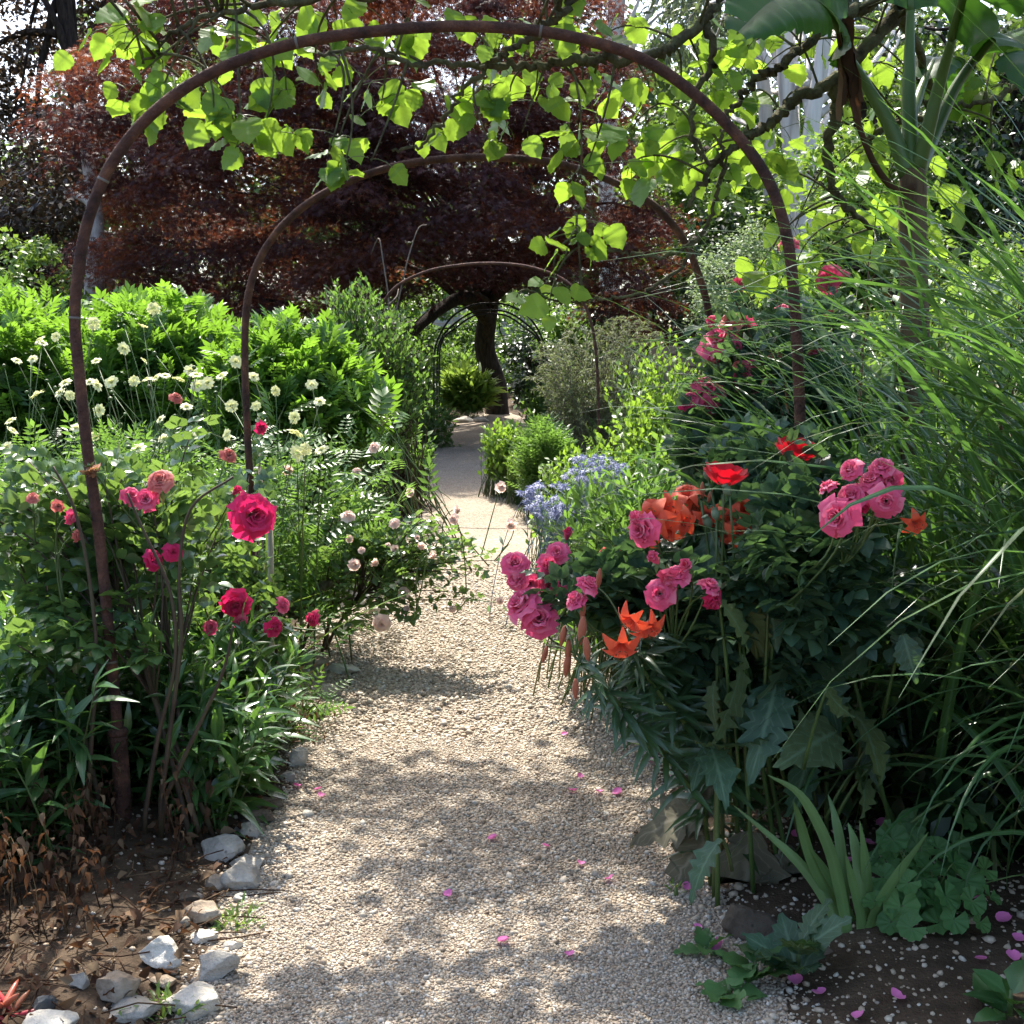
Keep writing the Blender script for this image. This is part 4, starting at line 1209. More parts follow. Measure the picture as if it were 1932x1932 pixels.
# glossy dark lance-leaved clumps at the front left
def lances():
    labs = ('glossy dark green lance-leaved clump filling the bottom left corner behind the dead stalks', 'glossy dark green lance-leaved clump around the near arch sleeve', 'glossy lance-leaved clump between the near arch leg and the path stones')
    for i, (xa, xb, ya, yb, hz, n) in enumerate(((-2.3, -1.58, 3.25, 4.7, .54, 215), (-1.62, -1.05, 3.4, 4.8, .54, 175), (-1.2, -.93, 3.85, 4.9, .46, 95))):
        rng = np.random.default_rng(140 + i)
        X, Y = rng.uniform(xa, xb, n), rng.uniform(ya, yb, n)
        ok = ~((Y < 4.0) & (np.abs(X / Y + .316) < .05)); X, Y = X[ok], Y[ok]; n = len(X)
        B = np.stack([X, Y, gz(X, Y) - .02], 1)
        T = B + np.stack([rng.normal(size=n) * .09, rng.normal(size=n) * .09 - .04, hz * rng.uniform(.65, 1.12, n)], 1)
        clump('phlox_clump', labs[i], 'plant', B, T, L_PHLOX, T_LANCE, (.10, .17), 20, M_STEM, 150 + i, 'lance-leaved clumps at the front left', t0=.06, spread=1.15, up=.12, r0=.0042, arch=.1, m=5, jit=.3)
lances()

# sunlit strappy clumps
STRAP = strip(np.linspace(0, 1, 7), [.022, .028, .03, .028, .022, .014, .001], fold=.2, droop=.35)
def straps(name, label, x, y, n, L, m, seed, sp=.12, tilt=.45, cat='plant', group=None):
    rng = np.random.default_rng(seed)
    B = foots(rng, x, y, sp, n)
    D = unit(np.stack([rng.normal(size=n) * tilt, rng.normal(size=n) * tilt, np.ones(n)], 1))
    fo = MB(); scatter(fo, STRAP, B, D, np.cross(D, np.cross(D, [0, 0, 1.])) * -1 + rng.normal(size=(n, 3)) * .3, rng.uniform(L[0], L[1], n))
    t = thing(name, B.mean(0), label, cat, group)
    fo.build('leaves', m, t)
    return t
p = at(60, 1100, 4.9)
straps('strap_leaved_plant', 'sunlit clump of yellow-green strap leaves at the left edge behind the rose bush', p[0], p[1], 120, (.45, .85), L_STRAP, 160, .22, .5)
p = at(250, 1000, 6.0)
straps('strap_leaved_plant', 'grassy clump of upright strap leaves under the scabious flowers', p[0], p[1], 140, (.5, .95), L_STRAP, 161, .30, .3)

# loose herbage of the left border
def herbage():
    rng = np.random.default_rng(170)
    fo, st = MB(), MB()
    n = 1600
    Y = rng.uniform(4.6, 12.5, n)
    X = path_l(Y) - .12 - rng.random(n) ** 1.3 * (1.6 + .22 * Y)
    ok = ~((Y > 5.3) & (Y < 7.9) & (X > path_l(Y) - .62))
    X, Y = X[ok], Y[ok]; n = len(X)
    B = np.stack([X, Y, gz(X, Y) - .02], 1)
    h = np.where((Y < 6.2) & (np.abs(X / Y + .208) < .045), .3, 1) * rng.uniform(.25, .75, n) * sstep(-.02, .7, path_l(Y) - X - .08) + .1
    T = B + np.stack([rng.normal(size=n) * .14, rng.normal(size=n) * .14, h], 1)
    k = rng.random(n)
    for a, b, lf, L in ((0, .35, T_SMALL, (.05, .09)), (.35, .7, T_FERN, (.12, .22)), (.7, 1, T_LANCE_LOW, (.08, .15))):
        s = (k >= a) & (k < b)
        shoots(rng, B[s], T[s], fo, st, lf, L, 11, .15, spread=1.0, up=.25, r0=.003, sides=3, m=4)
    fo.f and tag(fo.build('ground_cover', L_HERB), kind='stuff')
    tag(st.build('ground_cover_stems', M_STEM), kind='stuff')
herbage()

def litter():
    rng = np.random.default_rng(180)
    mb = MB()
    n = 1500
    X, Y = rng.uniform(-2.1, -.82, n), rng.uniform(2.5, 4.6, n)
    P = np.stack([X, Y, gz(X, Y) + rng.uniform(.0, .05, n)], 1)
    D = np.stack([rng.normal(size=n), rng.normal(size=n), rng.uniform(-.2, .6, n)], 1)
    scatter(mb, ovate(3, .34, .8, fold=.6, droop=.6), P, D, rng.normal(size=(n, 3)) * .6 + [0, 0, .8], rng.uniform(.015, .042, n))
    n = 210                                   # withered leaves clinging to dry stalks
    X, Y = rng.uniform(-2.1, -.95, n), rng.uniform(3.0, 3.8, n)
    B = np.stack([X, Y, gz(X, Y)], 1)
    T = B + np.stack([rng.normal(size=n) * .05, rng.normal(size=n) * .05, rng.uniform(.08, .30, n)], 1)
    ok = ~((Y < 3.9) & (np.abs(X / Y + .312) < .022)); B, T = B[ok], T[ok]
    shoots(rng, B, T, mb, mb, ovate(3, .3, .8, fold=.7, droop=.7), (.018, .042), 6, .3, spread=1.8, up=-.3, down=.4, r0=.002, sides=3, m=4)
    n = 420
    X, Y = rng.uniform(-1.9, -.8, n), rng.uniform(2.3, 3.6, n)
    a = rng.uniform(0, 6.3, n); ln = rng.uniform(.05, .22, n)
    A = np.stack([X, Y, gz(X, Y) + .008], 1); E = A + np.stack([np.cos(a) * ln, np.sin(a) * ln, rng.uniform(0, .02, n)], 1)
    tubes(mb, np.stack([A, (A + E) / 2 + rng.normal(size=A.shape) * .006, E], 1), np.full((1, 3), .0018), 4)
    tag(mb.build('leaf_litter', L_DRY), kind='stuff')
litter()

def stake():
    b, e = ground_at(512, 1150), None
    d = 5.3
    a, e = at(513, 1150, d), at(509, 985, d)
    a[2] = gz(a[0], a[1]) - .1
    mb = MB(); tubes(mb, np.linspace(a, e, 5), np.full(5, .0135), 8)
    tag(mb.build('garden_stake', plain('weathered_wood', [(.22, .19, .12), (.34, .30, .20), (.42, .38, .27)], rough=.85, scale=14, stretch=(6, 6, .5))), 'thin weathered wooden stake upright beside the second arch leg', 'stake')
stake()

# tiny weeds among the edging stones
for i, (px, py, n, lb) in enumerate(((455, 1745, 26, 'small tuft of weed grass between the cream ridge stone and the white chips'), (330, 1905, 20, 'small tuft of weed grass beside the big speckled stone'), (530, 1330, 40, 'reddish dry seedling tuft at the path edge by the mossy stone'), (550, 1400, 34, 'dry seedling tuft leaning over the upright pale stone'), (500, 1300, 40, 'yellow-green seedling tuft at the foot of the second arch'))):
    g = ground_at(px, py)
    rng = np.random.default_rng(190 + i)
    hz = .06 if i < 2 else .22
    B = foots(rng, g[0], g[1], .02 if i < 2 else .07, n)
    T = B + np.stack([rng.normal(size=n) * .05, rng.normal(size=n) * .05, hz * rng.uniform(.5, 1.1, n)], 1)
    clump('weed_tuft', lb, 'weed', B, T, L_STRAP if i in (0, 1, 4) else L_DRY, T_LANCE_LOW, (.025, .05), 5, M_STEM, 200 + i, 'weed tufts along the left path edge', r0=.0015, sides=3)

def red_spike():
    rng = np.random.default_rng(210)
    g = ground_at(-10, 1925)
    t = thing('red_tipped_succulent', g, 'small succulent with red finger leaves in the bottom left corner', 'plant')
    m = leaf_mat('red_finger_leaf', [(.45, .03, .05), (.55, .06, .06), (.35, .14, .06)], (.6, .1, .08), tf=.2, rough=.35)
    mb = MB()
    n = 26
    D = unit(rng.normal(size=(n, 3)) * [1, 1, .5] + [0, 0, .8])
    P0 = g + rng.normal(size=(n, 3)) * [.02, .02, .01]
    C = np.stack([P0 + D * s for s in (0, .03, .06, .085, .1)], 1)
    tubes(mb, C, np.array([[.004, .007, .008, .006, .001]]), 7)
    mb.build('finger_leaves', m, t)
red_spike()
# ================================================================ RIGHT BORDER
L_POPPY = leaf_mat('poppy_leaf', [(.040, .085, .048), (.055, .105, .060), (.075, .13, .070), (.11, .14, .05)], (.15, .29, .06), tf=.3, rough=.5, spec=.35, veins=.5, nscale=4)
L_LILY = leaf_mat('lily_leaf', [(.022, .055, .024), (.034, .075, .03), (.05, .10, .035)], (.12, .24, .04), tf=.28, rough=.3, spec=.55, stripe=.3, nscale=3)
L_IRIS = leaf_mat('iris_leaf', [(.10, .19, .075), (.13, .23, .08), (.16, .26, .085)], (.3, .48, .1), tf=.35, rough=.45, stripe=.12, nscale=6)
L_MANTLE = leaf_mat('lady_mantle_leaf', [(.05, .125, .04), (.07, .155, .05), (.09, .185, .055)], (.2, .36, .08), tf=.35, rough=.55, spec=.3, nscale=5)
L_GRASS = leaf_mat('grass_blade', [(.03, .085, .024), (.042, .108, .03), (.06, .13, .035), (.052, .115, .05), (.06, .12, .036), (.18, .15, .07)], (.16, .34, .05), tf=.36, rough=.3, spec=.55, stripe=.55, nscale=2)
L_FEATHER = leaf_mat('feathery_leaf', [(.10, .14, .06), (.15, .19, .09), (.20, .22, .12)], (.3, .36, .12), tf=.35, rough=.6, nscale=2)
L_BANANA = leaf_mat('banana_leaf', [(.028, .075, .03), (.038, .095, .036), (.05, .115, .04)], (.09, .24, .02), tf=.42, rough=.36, spec=.5, nscale=3)
L_LIME = leaf_mat('lime_green_leaf', [(.05, .13, .035), (.075, .17, .04), (.085, .18, .04), (.10, .20, .045), (.16, .21, .04)], (.37, .58, .05), tf=.52, rough=.40, spec=.45, veins=.32, nscale=14, vary=.35)
L_WILT = leaf_mat('wilted_leaf', [(.07, .06, .042), (.12, .105, .07), (.09, .10, .06)], (.2, .18, .1), tf=.2, rough=.8, spec=.2, veins=.5, nscale=8)

# ---- shrubs of the middle distance
rng0 = np.random.default_rng(500)
def feather():
    rng = np.random.default_rng(501)
    T = in_ell(rng, [ell(1110, 700, 12.8, .55, .5, .46), ell(1035, 700, 12.8, .28, .4, .3), ell(1190, 660, 13, .4, .4, .38), ell(1100, 790, 12.6, .5, .4, .36)], 300, .3)
    B = foots(rng, at(1120, 705, 12.8)[0], 12.8, .2, 300)
    clump('feathery_shrub', 'feathery grey-green arching shrub just behind the right leg of the far rusty arch', 'shrub', B, T, L_FEATHER, T_LANCE_LOW, (.04, .075), 46, M_TWIG, 502, t0=.25, spread=.8, up=.05, arch=.6, r0=.005, Wd=.55, jit=.3)
feather()
R = 'shrubs in the middle of the right border'
for (lab, base, ells, n, lf, L, per, m, sd, kw) in (
    ('airy yellow-green shrub between the feathery shrub and the right roses', at(1230, 705, 9), [ell(1230, 740, 9, .36, .5, .38), ell(1280, 690, 9, .25, .4, .3), ell(1230, 830, 8.5, .4, .5, .3)], 220, T_SMALL, (.045, .085), 12, L_FRESH, 510, {}),
    ('mid green narrow-leaved bush behind the lilies, by the blue flowers', at(1190, 705, 5.8), [ell(1150, 960, 5.6, .22, .4, .16), ell(1240, 920, 5.8, .25, .4, .20), ell(1120, 1020, 5.3, .2, .35, .12), ell(1290, 960, 5.5, .25, .4, .18), ell(1200, 1060, 5.0, .25, .35, .16)], 210, T_LANCE_LOW, (.07, .12), 16, L_HERB, 511, {}),
    ('dense dark leafy bush beneath the far roses on the right', at(1420, 705, 6.4), [ell(1400, 800, 6.4, .45, .5, .38), ell(1550, 760, 6.2, .4, .5, .4), ell(1350, 900, 6, .4, .4, .3), ell(1650, 800, 6, .45, .5, .5)], 300, T_SMALL, (.06, .10), 13, L_MID, 512, {}),
    ('tall mixed green bush behind the ornamental grass', at(1780, 705, 6.6), [ell(1750, 720, 6.6, .5, .6, .5), ell(1880, 640, 6.8, .5, .6, .55), ell(1650, 640, 7.2, .45, .5, .4), ell(1800, 900, 6.2, .6, .5, .4)], 260, T_SMALL, (.07, .12), 13, L_MID, 513, {}),
    ('low yellow-green sage mound in front of the feathery shrub', at(1090, 705, 8.6), [ell(1090, 870, 8.6, .22, .3, .12), ell(1050, 890, 9, .15, .3, .1), ell(1150, 880, 8.4, .2, .3, .12)], 150, T_SMALL, (.04, .07), 11, L_FRESH, 514, {})):
    bush('border_shrub', lab, 'shrub', base, .2, ells, n, lf, L, per, m, M_STEM, sd, R, shell=.5, t0=.3)

# blue sea holly
def sea_holly():
    m = leaf_mat('sea_holly_blue', [(.15, .16, .32), (.24, .26, .42), (.38, .40, .54)], (.25, .27, .5), tf=.25, rough=.6, nscale=4)
    rng = np.random.default_rng(520)
    mb = MB()
    n = 26
    q = unit(rng.normal(size=(n, 3)) + [0, 0, .6])
    scatter(mb, T_SMALL, q * [.2, .2, .3] * .8, q, rng.normal(size=(n, 3)), .30)
    a = np.arange(10) * 2 * PI / 10
    D = np.stack([np.cos(a), np.sin(a), np.full(10, .15)], 1)
    scatter(mb, T_LANCE_LOW, D * .1, D, np.tile([[0, 0, 1.]], (10, 1)), .62)
    me = mb.mesh('flower_head', m)
    for i, (lab, pts) in enumerate((('blue sea holly flowering low at the right edge of the sunlit path', ell(1035, 945, 7.2, .19, .3, .11)), ('blue sea holly flowering behind the first one, in front of the feathery shrub', ell(1120, 890, 8.0, .22, .35, .10)))):
        E = in_ell(rng, [pts], 60, .4)
        E[:, 2] = np.maximum(E[:, 2], gz(E[:, 0], E[:, 1]) + .25)
        B = foots(rng, pts[0][0] + .1, pts[0][1], .15, 60)
        t = clump('sea_holly', lab, 'flower plant', B, E, L_BLUE, T_LANCE_LOW, (.05, .09), 7, leaf_mat('sea_holly_stem%d' % i, [(.14, .17, .28), (.2, .24, .35)], (.1, .1, .2), tf=.1), 521 + i, 'blue sea hollies by the right path edge', t0=.1, t1=.75, r0=.0035)
        for e in E:
            v = unit(np.array([0, -.4, 1.]) + rng.normal(size=3) * .4)
            link('flower_head', me, t, e, Vector(v).to_track_quat('Z', 'Y').to_euler(), rng.uniform(.035, .052))
sea_holly()

# ---- roses on the right
def right_roses():
    rng = np.random.default_rng(530)
    t, T = bush('rose_bush', 'pink rose bush with blue-green leaves reaching out over the gravel on the right', 'rose bush', at(1440, 705, 3.9), .14,
        [ell(1130, 1080, 3.5, .16, .25, .08), ell(1240, 1110, 3.55, .16, .25, .09), ell(1330, 1100, 3.65, .18, .25, .13), ell(1420, 1020, 3.7, .2, .3, .18), ell(1300, 1220, 3.5, .18, .3, .15), ell(1490, 1030, 3.2, .16, .16, .14), ell(1420, 1140, 3.2, .16, .14, .16), ell(1560, 1080, 3.15, .16, .14, .16), ell(1360, 1060, 3.25, .14, .14, .08), ell(1480, 1180, 3.45, .2, .25, .16), ell(1580, 1130, 3.5, .2, .25, .16), ell(1330, 1320, 3.6, .16, .25, .12), ell(1540, 960, 3.6, .22, .3, .2), ell(1400, 1180, 3.5, .2, .3, .18), ell(1450, 900, 3.9, .2, .3, .14), ell(1060, 1110, 3.5, .08, .15, .05)],
        265, T_ROSE, (.11, .165), 9, L_ROSE_DK, M_STEM, 531, canes=9, shell=.75, t0=.4, r0=.006, arch=.3)
    sp = [(972, 1062, 3.45, 52, 'pink', 1), (975, 1092, 3.45, 40, 'pink', 2), (1000, 1100, 3.5, 34, 'pink', 2), (985, 1140, 3.4, 56, 'pink', 2), (1018, 1168, 3.4, 62, 'pink', 2), (1052, 1042, 3.55, 44, 'pink', 1), (1034, 1066, 3.5, 38, 'pink', 2), (1036, 1104, 3.5, 34, 'pink', 2), (1060, 1118, 3.5, 34, 'pink', 1),
          (1110, 1102, 3.12, 46, 'pink', 1), (1086, 1132, 3.12, 37, 'pink', 2), (1212, 1000, 3.12, 57, 'pink', 2), (1245, 1120, 3.12, 57, 'pink', 1), (1262, 1090, 3.12, 39, 'pink', 2), (1278, 1085, 3.12, 37, 'pink', 2), (1296, 1068, 3.12, 28, 'pink', 'bud'), (1340, 1105, 3.12, 44, 'pink', 1), (1345, 1135, 3.12, 37, 'crimson', 2), (1236, 1056, 3.12, 26, 'pink', 'bud'), (1070, 1010, 3.7, 20, 'crimson', 'bud'), (1478, 968, 3.7, 26, 'pink', 2), (1205, 985, 3.12, 28, 'pink', 'bud'),
          (1578, 976, 2.92, 64, 'pink', 0, (.3, .3)), (1606, 936, 3.0, 58, 'pink', 1, (.3, .3)), (1562, 918, 3.0, 40, 'pink', 1), (1604, 884, 3.0, 44, 'pink', 1), (1642, 905, 3.0, 46, 'pink', 1), (1664, 880, 3.0, 46, 'pink', 1), (1672, 945, 2.95, 54, 'pink', 0, (.2, .3)), (1682, 905, 3.0, 40, 'pink', 1), (1622, 960, 3.0, 44, 'crimson', 1)]
    blooms(t, rng, sp, T)
    rng = np.random.default_rng(533)
    t, T = bush('rose_bush', 'tall pink climbing rose around the right legs of the two nearest arches', 'rose bush', at(1440, 705, 5.0), .16,
        [ell(1360, 690, 5, .16, .25, .14), ell(1420, 640, 5.1, .2, .3, .16), ell(1400, 760, 5, .22, .3, .16), ell(1490, 700, 5, .2, .3, .2), ell(1560, 640, 5.2, .2, .3, .16), ell(1330, 780, 5, .14, .2, .12), ell(1600, 780, 4.8, .25, .3, .2), ell(1500, 840, 4.8, .25, .3, .18), ell(1500, 560, 5.2, .12, .2, .14), ell(1400, 880, 4.8, .25, .3, .16)],
        140, T_ROSE, (.11, .17), 9, L_ROSE_DK, M_CANE, 534, canes=8, shell=.75, t0=.45, r0=.008, arch=.2)
    sp = [(1355, 642, 5, 62, 'pink', 0), (1345, 668, 5, 40, 'pink', 1), (1384, 652, 5, 36, 'pink', 1), (1408, 714, 4.9, 58, 'pink', 0, (.2, .2)), (1330, 728, 4.9, 48, 'pink', 1), (1345, 745, 4.9, 40, 'pink', 1), (1335, 765, 4.9, 46, 'pink', 1), (1295, 764, 4.9, 34, 'crimson', 1), (1300, 755, 4.9, 30, 'pink', 2), (1486, 462, 5.2, 38, 'pink', 1), (1475, 591, 5.1, 44, 'pink', 1), (1500, 588, 5.1, 36, 'pink', 1), (1562, 526, 5.3, 40, 'pink', 2), (1588, 520, 5.3, 22, 'pink', 2),
          (1396, 537, 5.3, 28, 'pink', 1), (1340, 605, 5, 24, 'crimson', 1), (1376, 607, 5, 44, 'coral', 1), (1408, 613, 5, 34, 'pink', 1), (1564, 600, 5.1, 22, 'crimson', 2), (1540, 670, 4.9, 28, 'pink', 2), (1390, 705, 4.9, 18, 'coral', 'bud') if False else (1392, 690, 4.9, 18, 'coral', 2), (1462, 680, 4.9, 20, 'coral', 2)]
    blooms(t, rng, sp, T)
right_roses()

# ---- orange lilies
M_LILY = petal_mat('orange_petal', [(.58, .055, .025), (.70, .08, .035), (.74, .13, .06)], (.85, .10, .03))
M_LILYBUD = petal_mat('lily_bud', [(.30, .045, .03), (.38, .08, .045), (.30, .14, .05)], (.4, .1, .03), tf=.12)
M_ANTHER = plain('anther', [(.10, .03, .01), (.18, .06, .02)], rough=.8)
def lily_mesh():
    mb = MB()
    for k in range(6):
        phi = k * PI / 3; wid = .185 if k % 2 else .14
        V, U = [], []
        for v in np.linspace(0, 1, 11):
            r = .03 + .50 * v ** 1.6 + .02 * v + .012 * math.sin(k * 3 + v * 4)
            z = .62 * v - .95 * max(0, v - .45) ** 1.7 * 1.6
            wv = wid * math.sin(PI * min(.985, .10 + .89 * v)) ** .75 + .002
            for u in (-1, -.5, 0, .5, 1):
                V.append((r * math.cos(phi) - u * wv * math.sin(phi), r * math.sin(phi) + u * wv * math.cos(phi), z + .05 * u * u * (1 - v) - .02 * abs(u)))
                U.append((u, v, 0))
        i = np.arange(10)[:, None] * 5 + np.arange(4)[None]
        mb.add(np.array(V), [np.stack([i, i + 1, i + 6, i + 5], -1).reshape(-1, 4)], np.array(U))
    a = np.arange(6) * PI / 3 + .5
    E = np.stack([.14 * np.cos(a), .14 * np.sin(a), np.full(6, .50)], 1)
    tubes(mb, bez(np.zeros((6, 3)), E * [.3, .3, .6], E, 5), np.full((1, 5), .008), 4)
    return mb.mesh('lily_bloom', M_LILY)
def anther_mesh():
    mb = MB()
    a = np.arange(6) * PI / 3 + .5
    E = np.stack([.14 * np.cos(a), .14 * np.sin(a), np.full(6, .50)], 1)
    tg = np.stack([-np.sin(a), np.cos(a), np.zeros(6)], 1) * .04
    tubes(mb, np.stack([E - tg, E - tg * .5, E + tg * .5, E + tg], 1), np.array([[.004, .014, .014, .004]]), 5)
    return mb.mesh('anthers', M_ANTHER)
def lbud_mesh():
    mb = MB()
    z = np.linspace(0, 1, 9)
    tubes(mb, np.stack([z * 0, z * 0, z], 1), .15 * np.sin(PI * (.08 + .9 * z)) ** .8 + .01, 9)
    return mb.mesh('lily_bud', M_LILYBUD)
ME_LILY, ME_ANTH, ME_LBUD = lily_mesh(), anther_mesh(), lbud_mesh()
def lilies():
    lows = ('orange lily leaning out over the gravel with dark narrow leaves and hanging buds', 'orange lily crowd half hidden behind the big poppy leaves', 'orange lily stems in the shade under the pink roses')
    specs = [
        ([[(1345, 1540, 3.08), (1250, 1420, 3.08), (1170, 1330, 3.08), (1085, 1240, 3.08)], [(1400, 1530, 3.13), (1320, 1400, 3.13), (1230, 1290, 3.13), (1180, 1190, 3.13)], [(1420, 1520, 3.23), (1330, 1380, 3.23), (1250, 1280, 3.23), (1210, 1170, 3.23)]],
         [(1172, 1222, 3.04, 82, (.0, -.5, -.35)), (1190, 1172, 3.08, 76, (-.6, -.5, -.5)), (1226, 1186, 3.1, 74, (.3, -.8, -.5))],
         [(1098, 1190, 3.08, 58, (-.1, -.2, -1)), (1107, 1225, 3.03, 50, (.1, -.1, -1)), (1072, 1228, 3.13, 46, (-.05, 0, -1)), (1086, 1300, 3.03, 44, (0, 0, -1)), (1028, 1235, 3.23, 36, (-.25, 0, -1)), (1070, 1255, 3.13, 50, (-.15, 0, -1)), (1062, 1200, 3.13, 44, (-.2, -.1, -.9)), (1130, 1090, 3.18, 40, (.1, 0, 1)), (1100, 1150, 3.13, 40, (.1, 0, 1))]),
        ([[(1480, 1460, 3.55), (1400, 1250, 3.55), (1330, 1060, 3.55), (1290, 960, 3.55)], [(1520, 1460, 3.65), (1450, 1250, 3.65), (1400, 1080, 3.65), (1380, 990, 3.65)], [(1440, 1440, 3.45), (1330, 1240, 3.45), (1260, 1080, 3.45), (1235, 980, 3.45)], [(1540, 1460, 3.55), (1480, 1250, 3.55), (1430, 1080, 3.55), (1420, 970, 3.55)]],
         [(1232, 975, 3.35, 84, (-.4, -.8, .3)), (1258, 965, 3.40, 80, (.2, -.9, .1)), (1296, 930, 3.55, 70, (-.1, -.5, .8)), (1290, 985, 3.45, 66, (.3, -.8, .1)), (1380, 985, 3.55, 84, (-.3, -.8, .2)), (1408, 965, 3.60, 70, (.3, -.8, .4)), (1395, 1010, 3.45, 74, (.1, -.9, -.3)), (1360, 1000, 3.55, 60, (-.5, -.6, .0)), (1436, 990, 3.55, 56, (.6, -.6, .1)), (1335, 975, 3.5, 58, (-.2, -.7, -.3)), (1262, 1005, 3.4, 56, (-.5, -.6, -.4)), (1222, 1020, 3.4, 50, (-.6, -.5, -.5)), (1310, 960, 3.55, 56, (.4, -.7, .4))],
         [(1325, 925, 3.55, 34, (0, 0, 1)), (1340, 935, 3.55, 30, (.3, 0, 1))]),
        ([[(1460, 1480, 3.7), (1360, 1280, 3.7), (1250, 1130, 3.7), (1180, 1060, 3.7)], [(1480, 1480, 3.8), (1400, 1280, 3.8), (1310, 1150, 3.8), (1240, 1090, 3.8)]],
         [(1165, 1065, 3.65, 66, (-.5, -.8, 0)), (1180, 1050, 3.7, 56, (.1, -.8, .4)), (1225, 1075, 3.7, 60, (.2, -.9, 0)), (1140, 1050, 3.7, 50, (-.7, -.5, .2)), (1728, 988, 3.03, 56, (.1, -.9, -.2))],
         [(1190, 1105, 3.6, 44, (0, 0, -1)), (1160, 1085, 3.6, 36, (-.2, 0, -1))])]
    for i, (stems, fl, bd) in enumerate(specs):
        rng = np.random.default_rng(540 + i)
        t = None
        st, fo = MB(), MB()
        Cs = []
        for s in stems:
            s = [(x, y, d + (.42, .26, .08, 0)[k_]) for k_, (x, y, d) in enumerate(s)]
            q = spline([at(*p) for p in s], 6)
            q[0, 2] = gz(q[0, 0], q[0, 1]) - .02
            Cs.append(q)
            tubes(st, q, np.linspace(.008, .004, len(q)), 6)
            n = 150
            tt = rng.uniform(.02, .97, n) * (len(q) - 1.001)
            k = tt.astype(int); fr = (tt - k)[:, None]
            P = q[k] * (1 - fr) + q[k + 1] * fr
            tg = unit(q[k + 1] - q[k])
            v = unit(np.cross(tg, rng.normal(size=(n, 3))))
            scatter(fo, T_LANCE, P, v + tg * .25 + [0, 0, .05], tg + rng.normal(size=(n, 3)) * .2, rng.uniform(.09, .15, n) * (1 - .35 * tt / len(q)), .8)
        allc = np.vstack(Cs)
        t = thing('lily_plant', Cs[0][0], lows[i], 'flower plant', 'orange lilies in the right border')
        A, E = [], []
        for lst, me, nm in ((fl, ME_LILY, 'lily_bloom'), (bd, ME_LBUD, 'lily_bud')):
            for (px, py, d, wp, v) in lst:
                p = at(px, py, d); v = unit(np.array(v, float)); sc = wp / FPX * d * .95
                base = p - v * sc * (.25 if me is ME_LILY else .5)
                rot = (Vector(v).to_track_quat('Z', 'Y') @ Euler((0, 0, rng.uniform(0, 6))).to_quaternion()).to_euler()
                o = link(nm, me, t, base, rot, sc)
                if me is ME_LILY:
                    c = link('anthers', ME_ANTH, None, base, rot, sc)
                    c.parent = o
                    c.matrix_parent_inverse = Matrix.LocRotScale(o.location, o.rotation_euler, o.scale).inverted()
                A.append(base); E.append(allc[np.argmin(((allc - base - [0, 0, -.03]) ** 2).sum(1))])
        A, E = np.array(A), np.array(E)
        tubes(st, bez(E, (A + E) / 2 + [0, 0, .035], A, 6), np.full((1, 6), .0026), 5)
        st.build('stems', M_STEM, t)
        fo.build('foliage', L_LILY, t)
lilies()

# ---- poppies: big lobed grey-green leaves, two red blooms, seed pods
def toothed(n=15, wd=.20, seed=0, droop=.35):
    rng = np.random.default_rng(seed)
    ts = np.linspace(0, 1, n)
    ws = wd * np.sin(PI * np.clip(ts, .05, .97) ** .75) * (1 + .20 * np.where(np.arange(n) % 2, 1, -1) * rng.uniform(.3, 1.3, n) + rng.normal(size=n) * .10) + .006
    V, F, U = strip(ts, ws, fold=rng.uniform(.0, .3), droop=droop, wave=.05)
    V[:, 1] += .03 * np.where(np.arange(n) % 2, 1, 0).repeat(3) * (U[:, 0] != 0)
    return V, F, U
T_POPPY = toothed()
T_POPPY_S = toothed(13, .26, 2, .2)
M_RED = petal_mat('scarlet_petal', [(.42, .003, .010), (.55, .005, .016), (.62, .010, .022)], (.75, .006, .02))
M_POD = plain('poppy_pod', [(.10, .15, .09), (.15, .20, .12)], rough=.6, scale=20)
def poppy_mesh():
    rng = np.random.default_rng(7)
    mb = MB()
    for k in range(5):
        V, U = [], []
        phi = k * 2 * PI / 5
        for v in np.linspace(0, 1, 6):
            r = .06 + .46 * v ** .9; z = .38 * v ** 1.5 - .02 + .05 * math.sin(k * 2.6) * v
            for u in np.linspace(-1, 1, 9):
                hw = .95 * (.25 + .75 * v ** .6)
                a = phi + u * hw
                V.append((r * (1 - .12 * u * u * v) * math.cos(a), r * (1 - .12 * u * u * v) * math.sin(a), z + .035 * v * math.sin(9 * u + k * 2) + (.015 if k % 2 else 0)))
                U.append((u, v, 0))
        i = np.arange(5)[:, None] * 9 + np.arange(8)[None]
        mb.add(np.array(V), [np.stack([i, i + 1, i + 10, i + 9], -1).reshape(-1, 4)], np.array(U))
    return mb.mesh('poppy_bloom', M_RED)
def pod_mesh():
    mb = MB()
    z = np.array([0, .08, .25, .5, .75, .9, .95, 1.0, 1.03])
    r = np.array([.06, .16, .30, .36, .30, .2, .26, .28, .02])
    tubes(mb, np.stack([z * 0, z * 0, z], 1), r, 12)
    return mb.mesh('seed_pod', M_POD)
